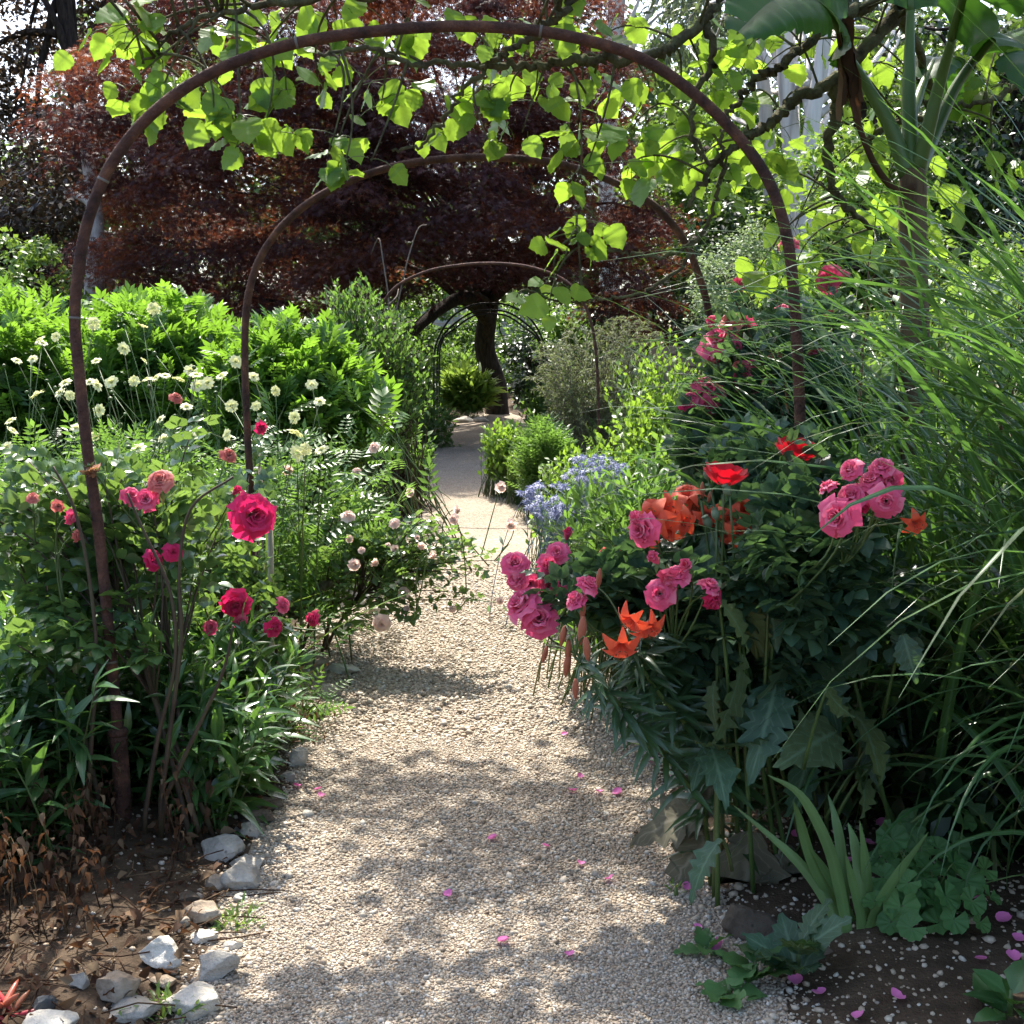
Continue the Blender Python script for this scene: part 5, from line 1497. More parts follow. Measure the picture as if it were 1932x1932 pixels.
def poppies():
    rng = np.random.default_rng(550)
    ME_P, ME_POD = poppy_mesh(), pod_mesh()
    specs = (('red poppy plant with big jagged grey-green leaves, its bloom the left one', (1430, 1460, 3.4), [(1368, 900, 3.35, 84)], [(1335, 895, 3.4, 24), (1372, 925, 3.3, 24), (1335, 985, 3.4, 26), (1350, 970, 3.35, 24), (1372, 1075, 3.3, 18), (1355, 1105, 3.3, 24)],
              [(1440, 1060, 3.35, .22), (1480, 1150, 3.4, .22), (1410, 1250, 3.3, .26), (1390, 1370, 3.15, .32), (1500, 1290, 3.3, .28), (1455, 1400, 3.2, .32), (1350, 1480, 3.2, .24), (1420, 1470, 3.2, .26)]),
             ('red poppy plant rising behind the grass, its bloom the right one', (1600, 1440, 3.6), [(1505, 855, 3.5, 88)], [(1495, 880, 3.5, 26), (1530, 980, 3.4, 24), (1410, 1010, 3.4, 24), (1560, 905, 3.5, 20)],
              [(1570, 1120, 3.5, .22), (1620, 1270, 3.4, .28), (1640, 1400, 3.3, .28), (1560, 1440, 3.25, .30), (1700, 1250, 3.5, .28), (1560, 1330, 3.4, .26)]))
    for lab, b, fl, pods, lv in specs:
        base = at(*b); base[2] = gz(base[0], base[1]) - .02
        t = thing('poppy_plant', base, lab, 'flower plant', 'red poppies in the right border')
        st, fo = MB(), MB()
        E = []
        for (px, py, d, wp) in fl:
            p = at(px, py, d); v = unit(np.array([.10, -.12, 1.]))
            link('poppy_bloom', ME_P, t, p - v * .02, Vector(v).to_track_quat('Z', 'Y').to_euler(), wp / FPX * d)
            link('seed_pod', ME_POD, t, p - v * .015, Vector(v).to_track_quat('Z', 'Y').to_euler(), .03)
            E.append(p - v * .02)
        for (px, py, d, wp) in pods:
            p = at(px, py, d); v = unit(np.array([rng.normal() * .3, rng.normal() * .3, 1.]))
            sc = wp / FPX * d
            link('seed_pod', ME_POD, t, p - v * sc * .5, Vector(v).to_track_quat('Z', 'Y').to_euler(), sc)
            E.append(p - v * sc * .5)
        E = np.array(E); n = len(E)
        B = np.repeat(base[None], n, 0) + rng.normal(size=(n, 3)) * [.11, .09, 0]
        tubes(st, bez(B, B * .4 + E * .6 + [0, 0, .05], E, 9), np.linspace(.008, .003, 9)[None], 6)
        P = np.array([at(x, y, d) for x, y, d, L in lv]); L = np.array([q[3] for q in lv])
        n = len(P)
        # every leaf hangs off a stalk that rises from the base
        Bp = np.repeat(base[None], n, 0) + rng.normal(size=(n, 3)) * [.11, .09, 0]
        out = unit((P - base) * [1, 1, .15] + rng.normal(size=(n, 3)) * .25 + [0, -.25, 0])
        S0 = P - out * (L * .35)[:, None] + [0, 0, .10]
        Bp = Bp * .25 + E[rng.integers(0, len(E), n)] * .15 + S0 * .6
        tubes(st, bez(Bp, Bp * .5 + S0 * .5 + [0, 0, .04], S0, 7), np.linspace(.006, .004, 7)[None], 6)
        for j in range(n):
            scatter(fo, toothed(17, rng.uniform(.17, .24), 40 + j + len(lv), rng.uniform(.15, .8)), S0[j:j + 1], (out * [1.3, 1, 1] - [0, 0, rng.uniform(.1, .8)])[j:j + 1], (np.array([0, -.55, .8]) + rng.normal(size=(n, 3)) * .7)[j:j + 1], L[j] * .8, rng.uniform(1.0, 1.5))
        m = 26
        P2 = S0[rng.integers(0, n, m)] + rng.normal(size=(m, 3)) * [.17, .16, .17] + [0, .06, .03]
        P2[:, 2] = np.maximum(P2[:, 2], .16); P2[:, 0] = np.maximum(P2[:, 0], base[0] - .16)
        D2 = unit((P2 - base) * [.6, 1, 0] + rng.normal(size=(m, 3)) * [.3, .3, .2] - [0, 0, .45])
        scatter(fo, T_POPPY, P2, D2, np.array([0, -.3, .9]) + rng.normal(size=(m, 3)) * .65, rng.uniform(.12, .19, m), 1.3)
        tubes(st, bez(base * .3 + P2 * .7 - [0, 0, .03], base * .15 + P2 * .85 + [0, 0, .02], P2, 6), np.linspace(.006, .004, 6)[None], 5)
        st.build('stems', M_STEM, t)
        fo.build('foliage', L_POPPY, t)
poppies()

def dark_filler():
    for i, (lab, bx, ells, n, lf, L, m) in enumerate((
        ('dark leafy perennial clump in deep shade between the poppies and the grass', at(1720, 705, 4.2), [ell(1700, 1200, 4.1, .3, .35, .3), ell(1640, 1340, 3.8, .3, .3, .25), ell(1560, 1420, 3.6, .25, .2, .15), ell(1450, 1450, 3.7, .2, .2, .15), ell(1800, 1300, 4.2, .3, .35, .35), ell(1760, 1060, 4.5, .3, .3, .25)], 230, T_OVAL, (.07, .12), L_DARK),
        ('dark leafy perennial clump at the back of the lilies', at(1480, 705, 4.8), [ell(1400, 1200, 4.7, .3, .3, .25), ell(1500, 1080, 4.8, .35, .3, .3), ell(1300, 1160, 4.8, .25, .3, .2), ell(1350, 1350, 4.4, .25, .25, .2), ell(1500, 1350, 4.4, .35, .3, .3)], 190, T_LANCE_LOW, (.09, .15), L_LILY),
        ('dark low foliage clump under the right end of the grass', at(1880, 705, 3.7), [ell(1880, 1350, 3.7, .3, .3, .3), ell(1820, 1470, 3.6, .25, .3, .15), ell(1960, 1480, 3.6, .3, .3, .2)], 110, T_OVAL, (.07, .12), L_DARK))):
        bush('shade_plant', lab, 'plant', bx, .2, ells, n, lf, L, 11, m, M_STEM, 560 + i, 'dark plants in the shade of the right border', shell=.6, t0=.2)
    rng = np.random.default_rng(570)
    fo, st = MB(), MB()
    n = 1100
    Y = rng.uniform(4.3, 12.5, n)
    X = path_r(Y) + .12 + rng.random(n) ** 1.2 * (1.4 + .30 * Y)
    B = np.stack([X, Y, gz(X, Y) - .02], 1)
    h = rng.uniform(.25, .8, n) * sstep(-.02, .6, X - path_r(Y) - .08) + .08
    T = B + np.stack([rng.normal(size=n) * .14, rng.normal(size=n) * .14, h], 1)
    k = rng.random(n)
    for a, b, lf, L in ((0, .5, T_SMALL, (.05, .09)), (.5, .7, T_FERN, (.12, .22)), (.7, 1, T_LANCE_LOW, (.08, .15))):
        s = (k >= a) & (k < b)
        shoots(rng, B[s], T[s], fo, st, lf, L, 10, .15, spread=1.0, up=.25, r0=.003, sides=3, m=4)
    tag(fo.build('ground_cover', L_MID), kind='stuff')
    tag(st.build('ground_cover_stems', M_STEM), kind='stuff')
    # lawn and rough growth away from the path, on both sides and beyond its end
    fo = MB()
    n = 5200
    Y = rng.uniform(10, 45, n); X = rng.uniform(-30, 30, n)
    s = (X < path_l(Y) - .5) | (X > path_r(Y) + .5)
    X, Y = X[s], Y[s]
    C = np.stack([X, Y, gz(X, Y) + .12], 1)
    pads(rng, fo, C, .55, 26, T_DIA, (.10, .22), flat=.35, droop=0)
    tag(fo.build('rough_growth', L_MID), kind='stuff')
dark_filler()

# ---- iris fan, lady's mantle, poppy seedlings, wilted leaves
def sword(mb, pts, wd, m=12):
    c = spline(pts, 5); n = len(c); s = np.linspace(0, 1, n)
    w_ = wd * np.minimum(1, (1 - s) * 3.2) ** .7 * (.65 + .35 * np.sin(PI * np.minimum(1, s + .2))) + .0006
    tg = unit(np.gradient(c, axis=0))
    side = unit(np.cross(tg, [0.15, -1, 0.1]))
    nn = np.cross(side, tg)
    V, U = [], []
    for k in range(n):
        for u in (-1, 0, 1):
            V.append(c[k] + side[k] * w_[k] * u + nn[k] * (w_[k] * .35 * (1 - abs(u)))); U.append((u, s[k], 0))
    F = []
    for k in range(n - 1):
        a, b = 3 * k, 3 * (k + 1)
        F += [(a, a + 1, b + 1, b), (a + 1, a + 2, b + 2, b + 1)]
    mb.add(np.array(V), [np.array(F)], np.array(U))

def iris():
    g = ground_at(1590, 1752)
    t = thing('iris_plant', g, 'fan of sword-shaped iris leaves on the bare soil at the right path edge', 'plant')
    for k, pts in enumerate(([(1588, 1755), (1560, 1700), (1500, 1620), (1385, 1520)], [(1592, 1755), (1565, 1690), (1530, 1620), (1508, 1545), (1497, 1512)], [(1600, 1755), (1585, 1680), (1560, 1590), (1510, 1500), (1448, 1462)], [(1595, 1758), (1592, 1690), (1586, 1600), (1575, 1540), (1562, 1498)],
                              [(1630, 1755), (1615, 1690), (1605, 1650), (1595, 1610)], [(1632, 1755), (1636, 1690), (1632, 1620), (1622, 1548)], [(1626, 1750), (1622, 1660), (1612, 1590), (1600, 1552)], [(1610, 1756), (1590, 1700), (1555, 1640), (1528, 1598)], [(1640, 1756), (1662, 1700), (1700, 1640), (1752, 1570)])):
        d0 = g[1] + (.03 if k % 2 else -.02)
        q = [at(x, y, d0 - .02 * i * (1 if k % 3 else -1)) for i, (x, y) in enumerate(pts)]
        q[0][2] = gz(q[0][0], q[0][1]) - .01
        mb = MB(); sword(mb, q, .0155 if k not in (4, 7) else .012)
        mb.build('blade', L_IRIS, t)
iris()

def fan_leaf():
    n = 31
    a = np.linspace(-2.85, 2.85, n)
    sc = 1 - .10 * (1 + np.cos(a * 9.0)) * .5 - .03 * (np.arange(n) % 2)
    V, U = [(0, 0, -.05)], [(0, 0, 0)]
    for f, zz in ((.5, .02), (1.0, .10)):
        for k in range(n):
            r = sc[k] * f
            V.append((r * math.sin(a[k]) * .62, .0 + r * math.cos(a[k]) * .62, zz + .05 * f * math.cos(a[k] * 9.0)))
            U.append((.5, f, 0))
    F3 = [(0, 1 + k + 1, 1 + k) for k in range(n - 1)]
    F4 = [(1 + k, 2 + k, n + 2 + k, n + 1 + k) for k in range(n - 1)]
    return np.array(V, float), [np.array(F3), np.array(F4)], np.array(U, float)
T_FAN = fan_leaf()
def mantle():
    rng = np.random.default_rng(580)
    c = ground_at(1745, 1725)
    pts = [(1680, 1600, 44), (1710, 1580, 50), (1735, 1585, 46), (1800, 1600, 60), (1770, 1600, 44), (1665, 1655, 52), (1715, 1660, 66), (1755, 1640, 52), (1820, 1660, 66), (1860, 1640, 44), (1700, 1710, 60), (1745, 1700, 64), (1785, 1690, 52), (1770, 1745, 56), (1835, 1700, 48), (1680, 1740, 44), (1800, 1735, 48), (1650, 1700, 44), (1870, 1690, 40), (1655, 1620, 40), (1720, 1750, 46), (1850, 1740, 38)]
    t = thing('mantle_plant', c, 'rounded clump of scalloped soft green leaves right of the iris fan', 'plant')
    fo, st = MB(), MB()
    P = np.array([at(x, y, c[1] + .12 - (y - 1560) * .0013 + rng.normal() * .02) for x, y, w_ in pts])
    L = np.array([q[2] for q in pts]) / FPX * c[1] * 1.0
    P[:, 2] = np.maximum(P[:, 2], gz(P[:, 0], P[:, 1]) + .03)
    m = 20
    P2 = np.stack([c[0] + rng.normal(size=m) * .09, c[1] + .06 + rng.normal(size=m) * .07, c[2] + rng.uniform(.05, .22, m)], 1)
    P = np.vstack([P, P2]); L = np.concatenate([L, rng.uniform(.05, .075, m)])
    n = len(P)
    N = np.array([0, -.55, .75]) + rng.normal(size=(n, 3)) * .25 + (P - c) * [2.5, .5, 0]
    D = np.stack([rng.normal(size=n), rng.normal(size=n) * .4 - .2, rng.normal(size=n) * .3 - .5], 1)
    N = unit(N); D = unit(D - N * (D * N).sum(1)[:, None])
    scatter(fo, T_FAN, P, D, N, L)
    B = np.repeat(c[None], n, 0) + rng.normal(size=(n, 3)) * [.03, .03, 0]
    tubes(st, bez(B, B * .4 + P * .6 + [0, 0, .03], P, 6), np.full((1, 6), .0022), 4)
    st.build('stems', M_STEM, t)
    fo.build('foliage', L_MANTLE, t)
mantle()

def rosette(lab, px, py, hz, n, L, m, tpl, seed, name='poppy_seedling', cat='seedling', group='young plants in the front of the right bed', up=.55, wd=1.1, stem=True):
    rng = np.random.default_rng(seed)
    g = ground_at(px, py)
    t = thing(name, g, lab, cat, group)
    fo, st = MB(), MB()
    z = rng.uniform(.0, hz, n)
    a = np.arange(n) * 2.4 + rng.normal(size=n) * .3
    P = g + np.stack([np.cos(a) * .012, np.sin(a) * .012, z], 1)
    D = np.stack([np.cos(a), np.sin(a), np.full(n, up) + z / max(hz, .01) * .5 + rng.normal(size=n) * .2], 1)
    scatter(fo, tpl, P, D, np.array([0, 0, 1.]) + rng.normal(size=(n, 3)) * .2, rng.uniform(L[0], L[1], n), wd)
    tubes(st, np.array([g - [0, 0, .01], g + [0, 0, hz * .5], g + [0, 0, hz]]), np.array([.007, .006, .003]), 7)
    st.build('stem', M_STEM, t)
    fo.build('foliage', m, t)
rosette('upright poppy seedling with jagged pale green leaves in front of the iris', 1505, 1850, .10, 12, (.10, .16), L_POPPY, T_POPPY_S, 590, up=.8)
rosette('small lobed seedling in front of the round brown stone at the gravel edge', 1425, 1850, .05, 9, (.07, .11), L_MANTLE, toothed(9, .34, 4, .2), 591)
rosette('low spreading lobed seedling nearest the bottom edge, on the gravel', 1375, 1880, .03, 10, (.06, .10), L_MANTLE, toothed(9, .34, 5, .2), 592, up=.2)
rosette('tiny lobed seedling lying flat beside the spreading one', 1330, 1800, .02, 7, (.05, .075), L_MANTLE, toothed(9, .34, 6, .2), 593, up=.25)
rosette('dark green seedling cut off by the bottom right corner', 1905, 1915, .06, 12, (.07, .12), L_PHLOX, T_OVAL, 594, up=.4)
rosette('tiny green weed on the gravel near the right path edge', 1275, 1690, .03, 10, (.02, .035), L_FRESH, T_LANCE_LOW, 595, name='weed_tuft', cat='weed', up=1.2)
def wilted():
    rng = np.random.default_rng(600)
    specs = ((1330, 1555, .24, (-.9, -.1, -.08), 'curled brown wilted poppy leaf on the gravel edge under the poppies'), (1400, 1600, .30, (-.1, -.45, -.85), 'large grey wilted poppy leaf hanging above the round brown stone'), (1455, 1640, .28, (.25, -.3, -.9), 'limp grey wilted poppy leaf between the round brown stone and the iris'), (1330, 1600, .2, (-.7, -.4, -.5), 'crumpled brown wilted leaf left of the large grey hanging one'), (1345, 1510, .2, (-.8, -.3, -.6), 'drooping dull grey-purple leaf under the lily stems'))
    for i, (px, py, L, dr, lab) in enumerate(specs):
        g = ground_at(1400 + (px - 1400) * .8, 1690)
        p = at(px + 12, py - 30, g[1] + .10)
        T = toothed(15, .26, 20 + i, .55)
        mb = MB(); scatter(mb, T, p[None] * 0, np.array([dr]), np.array([[0, -.5, .85]]), np.array([L]), 1.25)
        V = mb.v[0]; V += rng.normal(size=V.shape) * .004
        tubes(mb, bez(np.array([[.10, .12, -.10]]), np.array([[.06, .06, .04]]), np.zeros((1, 3)), 6), np.full((1, 6), .005), 6)
        V = np.concatenate(mb.v)
        floor = gz(p[0], p[1]) + .012 - p[2]
        for v in mb.v: v[:, 2] = np.maximum(v[:, 2], floor + .01 * np.sin(v[:, 0] * 60))
        o = mb.build('wilted_leaf', L_WILT); o.location = p
        tag(o, lab, 'leaf', 'wilted poppy leaves on the right path edge')
wilted()

# ---- ornamental grass
def grass():
    rng = np.random.default_rng(610)
    for (lab, cx, cy, n, L, sp, bias, sd) in (('tall ornamental grass with long arching blades filling the right edge', 2.1, 3.3, 600, (1.5, 2.8), .26, (-.85, -.10), 1), ('second tall ornamental grass, paler upright blades behind the arching ones', 1.55, 4.15, 360, (1.3, 2.35), .26, (-.25, -.05), 2)):
        B = foots(rng, cx, cy, sp, n)
        Lg = rng.uniform(L[0], L[1], n)
        az = np.stack([rng.normal(size=n) + bias[0] * 2.2, rng.normal(size=n) + bias[1] * 2.2], 1)
        az = unit(az)
        th0 = np.abs(rng.normal(size=n)) * .28 + .08
        kap = rng.uniform(.7, 2.2, n)
        low = rng.random(n) < (.28 if sd == 1 else 0)
        Lg = np.where(low, Lg * .55, Lg); kap = np.where(low, kap + .9, kap); th0 = np.where(low, th0 + .15, th0)
        m = 15
        s = np.linspace(0, 1, m)
        th = th0[:, None] + kap[:, None] * s[None] ** 1.9
        ds = Lg[:, None] / (m - 1)
        hx = np.concatenate([np.zeros((n, 1)), np.cumsum(np.sin(th[:, :-1]) * ds, 1)], 1)
        hz = np.concatenate([np.zeros((n, 1)), np.cumsum(np.cos(th[:, :-1]) * ds, 1)], 1)
        C = B[:, None] + np.stack([az[:, 0, None] * hx, az[:, 1, None] * hx, hz], -1)
        x_, z_ = C[..., 0], C[..., 2]
        bad = ((x_ < .42) & (z_ < 1.05)).any(1) | (x_ < .12).any(1) | (((x_ < .85) & (z_ < 1.45) & (C[..., 1] < 4)).any(1) & (rng.random(n) < .45))
        C, az, Lg, B, s_ok = C[~bad], az[~bad], Lg[~bad], B[~bad], None; n = len(C)
        side = np.stack([-az[:, 1], az[:, 0], np.zeros(n)], 1) + rng.normal(size=(n, 3)) * .35
        tg = unit(np.gradient(C, axis=1))
        sd_ = unit(np.cross(np.cross(tg, side[:, None]), tg))
        nn = np.cross(sd_, tg)
        wd = rng.uniform(.008, .0170, n)[:, None] * (np.minimum(1, (1 - s) * 1.6) ** .8 * np.minimum(1, .55 + s * 2))[None] + .0003
        V = np.stack([C - sd_ * wd[..., None] + nn * wd[..., None] * .35, C, C + sd_ * wd[..., None] + nn * wd[..., None] * .35], 2)
        U = np.zeros(V.shape); U[..., 0] = np.array([-1, 0, 1]); U[..., 1] = s[None, :, None]
        i = np.arange(m - 1)[:, None] * 3 + np.arange(2)[None]
        q = np.stack([i, i + 1, i + 4, i + 3], -1).reshape(-1, 4)
        F = (q[None] + (np.arange(n) * m * 3)[:, None, None]).reshape(-1, 4)
        mb = MB().add(V.reshape(-1, 3), [F], U.reshape(-1, 3))
        t = thing('ornamental_grass', (cx, cy, float(gz(cx, cy))), lab, 'grass clump')
        mb.build('blades', L_GRASS, t)
        k = 9                                      # old seed plumes
        st = MB()
        a = B[:k]; e = a + np.stack([rng.uniform(-.7, .3, k), rng.normal(size=k) * .2, rng.uniform(1.5, 1.85, k)], 1)
        c = bez(a, (a + e) / 2 + [0, 0, .25], e, 9)
        tubes(st, c, np.linspace(.003, .0015, 9)[None], 5)
        shoots(rng, c[:, 5], c[:, 8], st, None, T_LANCE_LOW, (.03, .05), 26, .1, spread=.5, up=0, Wd=.5)
        st.build('dry_plumes', L_DRY, t)
grass()

# ---- banana plant
def banana():
    rng = np.random.default_rng(620)
    D = 4.6
    base = at(1722, 705, D) * [1, 1, 0]; base[2] = gz(base[0], base[1]) - .05
    t = thing('banana_plant', base, 'banana plant with a brown papery stem and huge torn dark leaves at the top right', 'plant')
    mb = MB()
    q = spline([base, at(1725, 900, D), at(1726, 600, D), at(1722, 470, D), at(1722, 360, D), at(1722, 320, D)], 6)
    tubes(mb, q, np.interp(np.linspace(0, 1, len(q)), [0, .5, .8, 1], [.062, .050, .050, .044]), 14)
    mb.build('stem', plain('banana_stem', [(.02, .012, .008), (.06, .036, .02), (.12, .082, .042), (.07, .075, .03)], rough=.8, scale=3.5, bump=.5, bscale=16, stretch=(4, 4, .7)), t)
    M_PET = leaf_mat('banana_stalk', [(.06, .12, .03), (.09, .15, .035)], (.15, .28, .04), tf=.12, rough=.4)
    leaves = [
        ([(1712, 330, 4.6), (1680, 240, 4.6), (1640, 170, 4.6), (1600, 105, 4.55)], [(1600, 105, 4.55), (1578, 40, 4.4), (1530, -5, 4.2), (1460, 0, 3.98), (1392, 60, 3.8)], .21, 1),
        ([(1722, 320, 4.6), (1715, 200, 4.65), (1716, 100, 4.7), (1718, 20, 4.7)], [(1718, 20, 4.7), (1715, -150, 4.8), (1690, -330, 5.1), (1640, -450, 5.5)], .26, 2),
        ([(1730, 320, 4.6), (1752, 240, 4.55), (1775, 150, 4.5), (1798, 70, 4.4)], [(1798, 70, 4.4), (1822, -20, 4.2), (1835, -120, 3.9), (1830, -200, 3.5), (1810, -260, 3.1)], .30, 3),
        ([(1728, 330, 4.62), (1760, 260, 4.75), (1800, 170, 4.8), (1840, 110, 4.8)], [(1840, 110, 4.8), (1880, 70, 4.7), (1940, 90, 4.55), (2010, 170, 4.4), (2060, 290, 4.35)], .28, 4),
        ([(1716, 330, 4.63), (1712, 250, 4.9), (1730, 190, 5.1), (1745, 150, 5.2)], [(1745, 150, 5.2), (1765, 110, 5.4), (1780, 130, 5.7), (1790, 200, 6.0)], .16, 5)]
    for pet, bl, wd, sd in leaves:
        rg = np.random.default_rng(630 + sd)
        c = spline([at(*p) for p in pet], 6)
        m1 = MB(); tubes(m1, c, np.linspace(.032, .015, len(c)), 10)
        stalk = m1.build('leaf_stalk', M_PET, t)
        c = spline([at(*p) for p in bl], 12)
        n = len(c); s = np.linspace(0, 1, n)
        tg = unit(np.gradient(c, axis=0))
        side = unit(np.cross(tg, {1: [0, -1, .45], 3: [.1, -.8, .5], 4: [.1, -.5, 1]}.get(sd, [.05, -.15, 1.0]))); nn = np.cross(side, tg)
        nn = np.where(nn[:, 2:] < 0, -nn, nn)
        w_ = wd * np.sin(PI * np.clip(.10 + .88 * s, 0, 1)) ** .55
        m2 = MB()
        for sgn in (-1, 1):
            # the blade hangs in strips between tears
            k0 = 0
            while k0 < n - 1:
                k1 = min(n - 1, k0 + int(rg.integers(5, 15)))
                dr = rg.uniform(.05, .30)
                V, U = [], []
                for k in range(k0, k1 + 1):
                    for u in np.linspace(0, 1, 6):
                        x = u * w_[k]
                        z = .30 * x - dr * x * u * 1.8 + .008 * math.sin(k * 2.2) * u
                        V.append(c[k] + sgn * side[k] * x * (.97 - .2 * u * u) + nn[k] * z + tg[k] * x * .22)
                        U.append((sgn * u, s[k], 0))
                r = k1 - k0
                i = np.arange(r)[:, None] * 6 + np.arange(5)[None]
                m2.add(np.array(V), [np.stack([i, i + 1, i + 7, i + 6], -1).reshape(-1, 4)], np.array(U))
                k0 = k1
        m2.build('leaf_blade', L_BANANA, stalk)
        m3 = MB(); tubes(m3, c - nn * .006, np.linspace(.016, .003, n), 8)
        m3.build('midrib', M_PET, stalk)
    # a dead leaf hanging like brown paper from the left stalk
    mb = MB()
    top, bot = at(1592, 38, 4.45), at(1600, 185, 4.45)
    for k in range(9):
        x = rng.uniform(-.035, .035); dz = rng.uniform(-.10, .06)
        c = np.linspace(top + [x * .5, rng.normal() * .02, 0], bot + [x * 1.2, rng.normal() * .02, dz], 8) + rng.normal(size=(8, 3)) * .006
        V, U = [], []
        for i_, p in enumerate(c):
            tw = k + i_ * .35
            for u in (-1, 0, 1):
                V.append(p + np.array([math.cos(tw), math.sin(tw), 0]) * u * .024 * (1 - .08 * i_) + [0, 0, .004 * u]); U.append((u, i_ / 7, 0))
        i = np.arange(7)[:, None] * 3 + np.arange(2)[None]
        mb.add(np.array(V), [np.stack([i, i + 1, i + 4, i + 3], -1).reshape(-1, 4)], np.array(U))
    c = spline([at(1722, 352, 4.55), at(1690, 358, 4.5), at(1650, 310, 4.48), at(1618, 230, 4.46), at(1603, 160, 4.45), at(1592, 38, 4.45)], 6)
    tubes(mb, c, np.linspace(.014, .008, len(c)), 7)
    mb.build('dead_leaf', L_DRY, t)
banana()

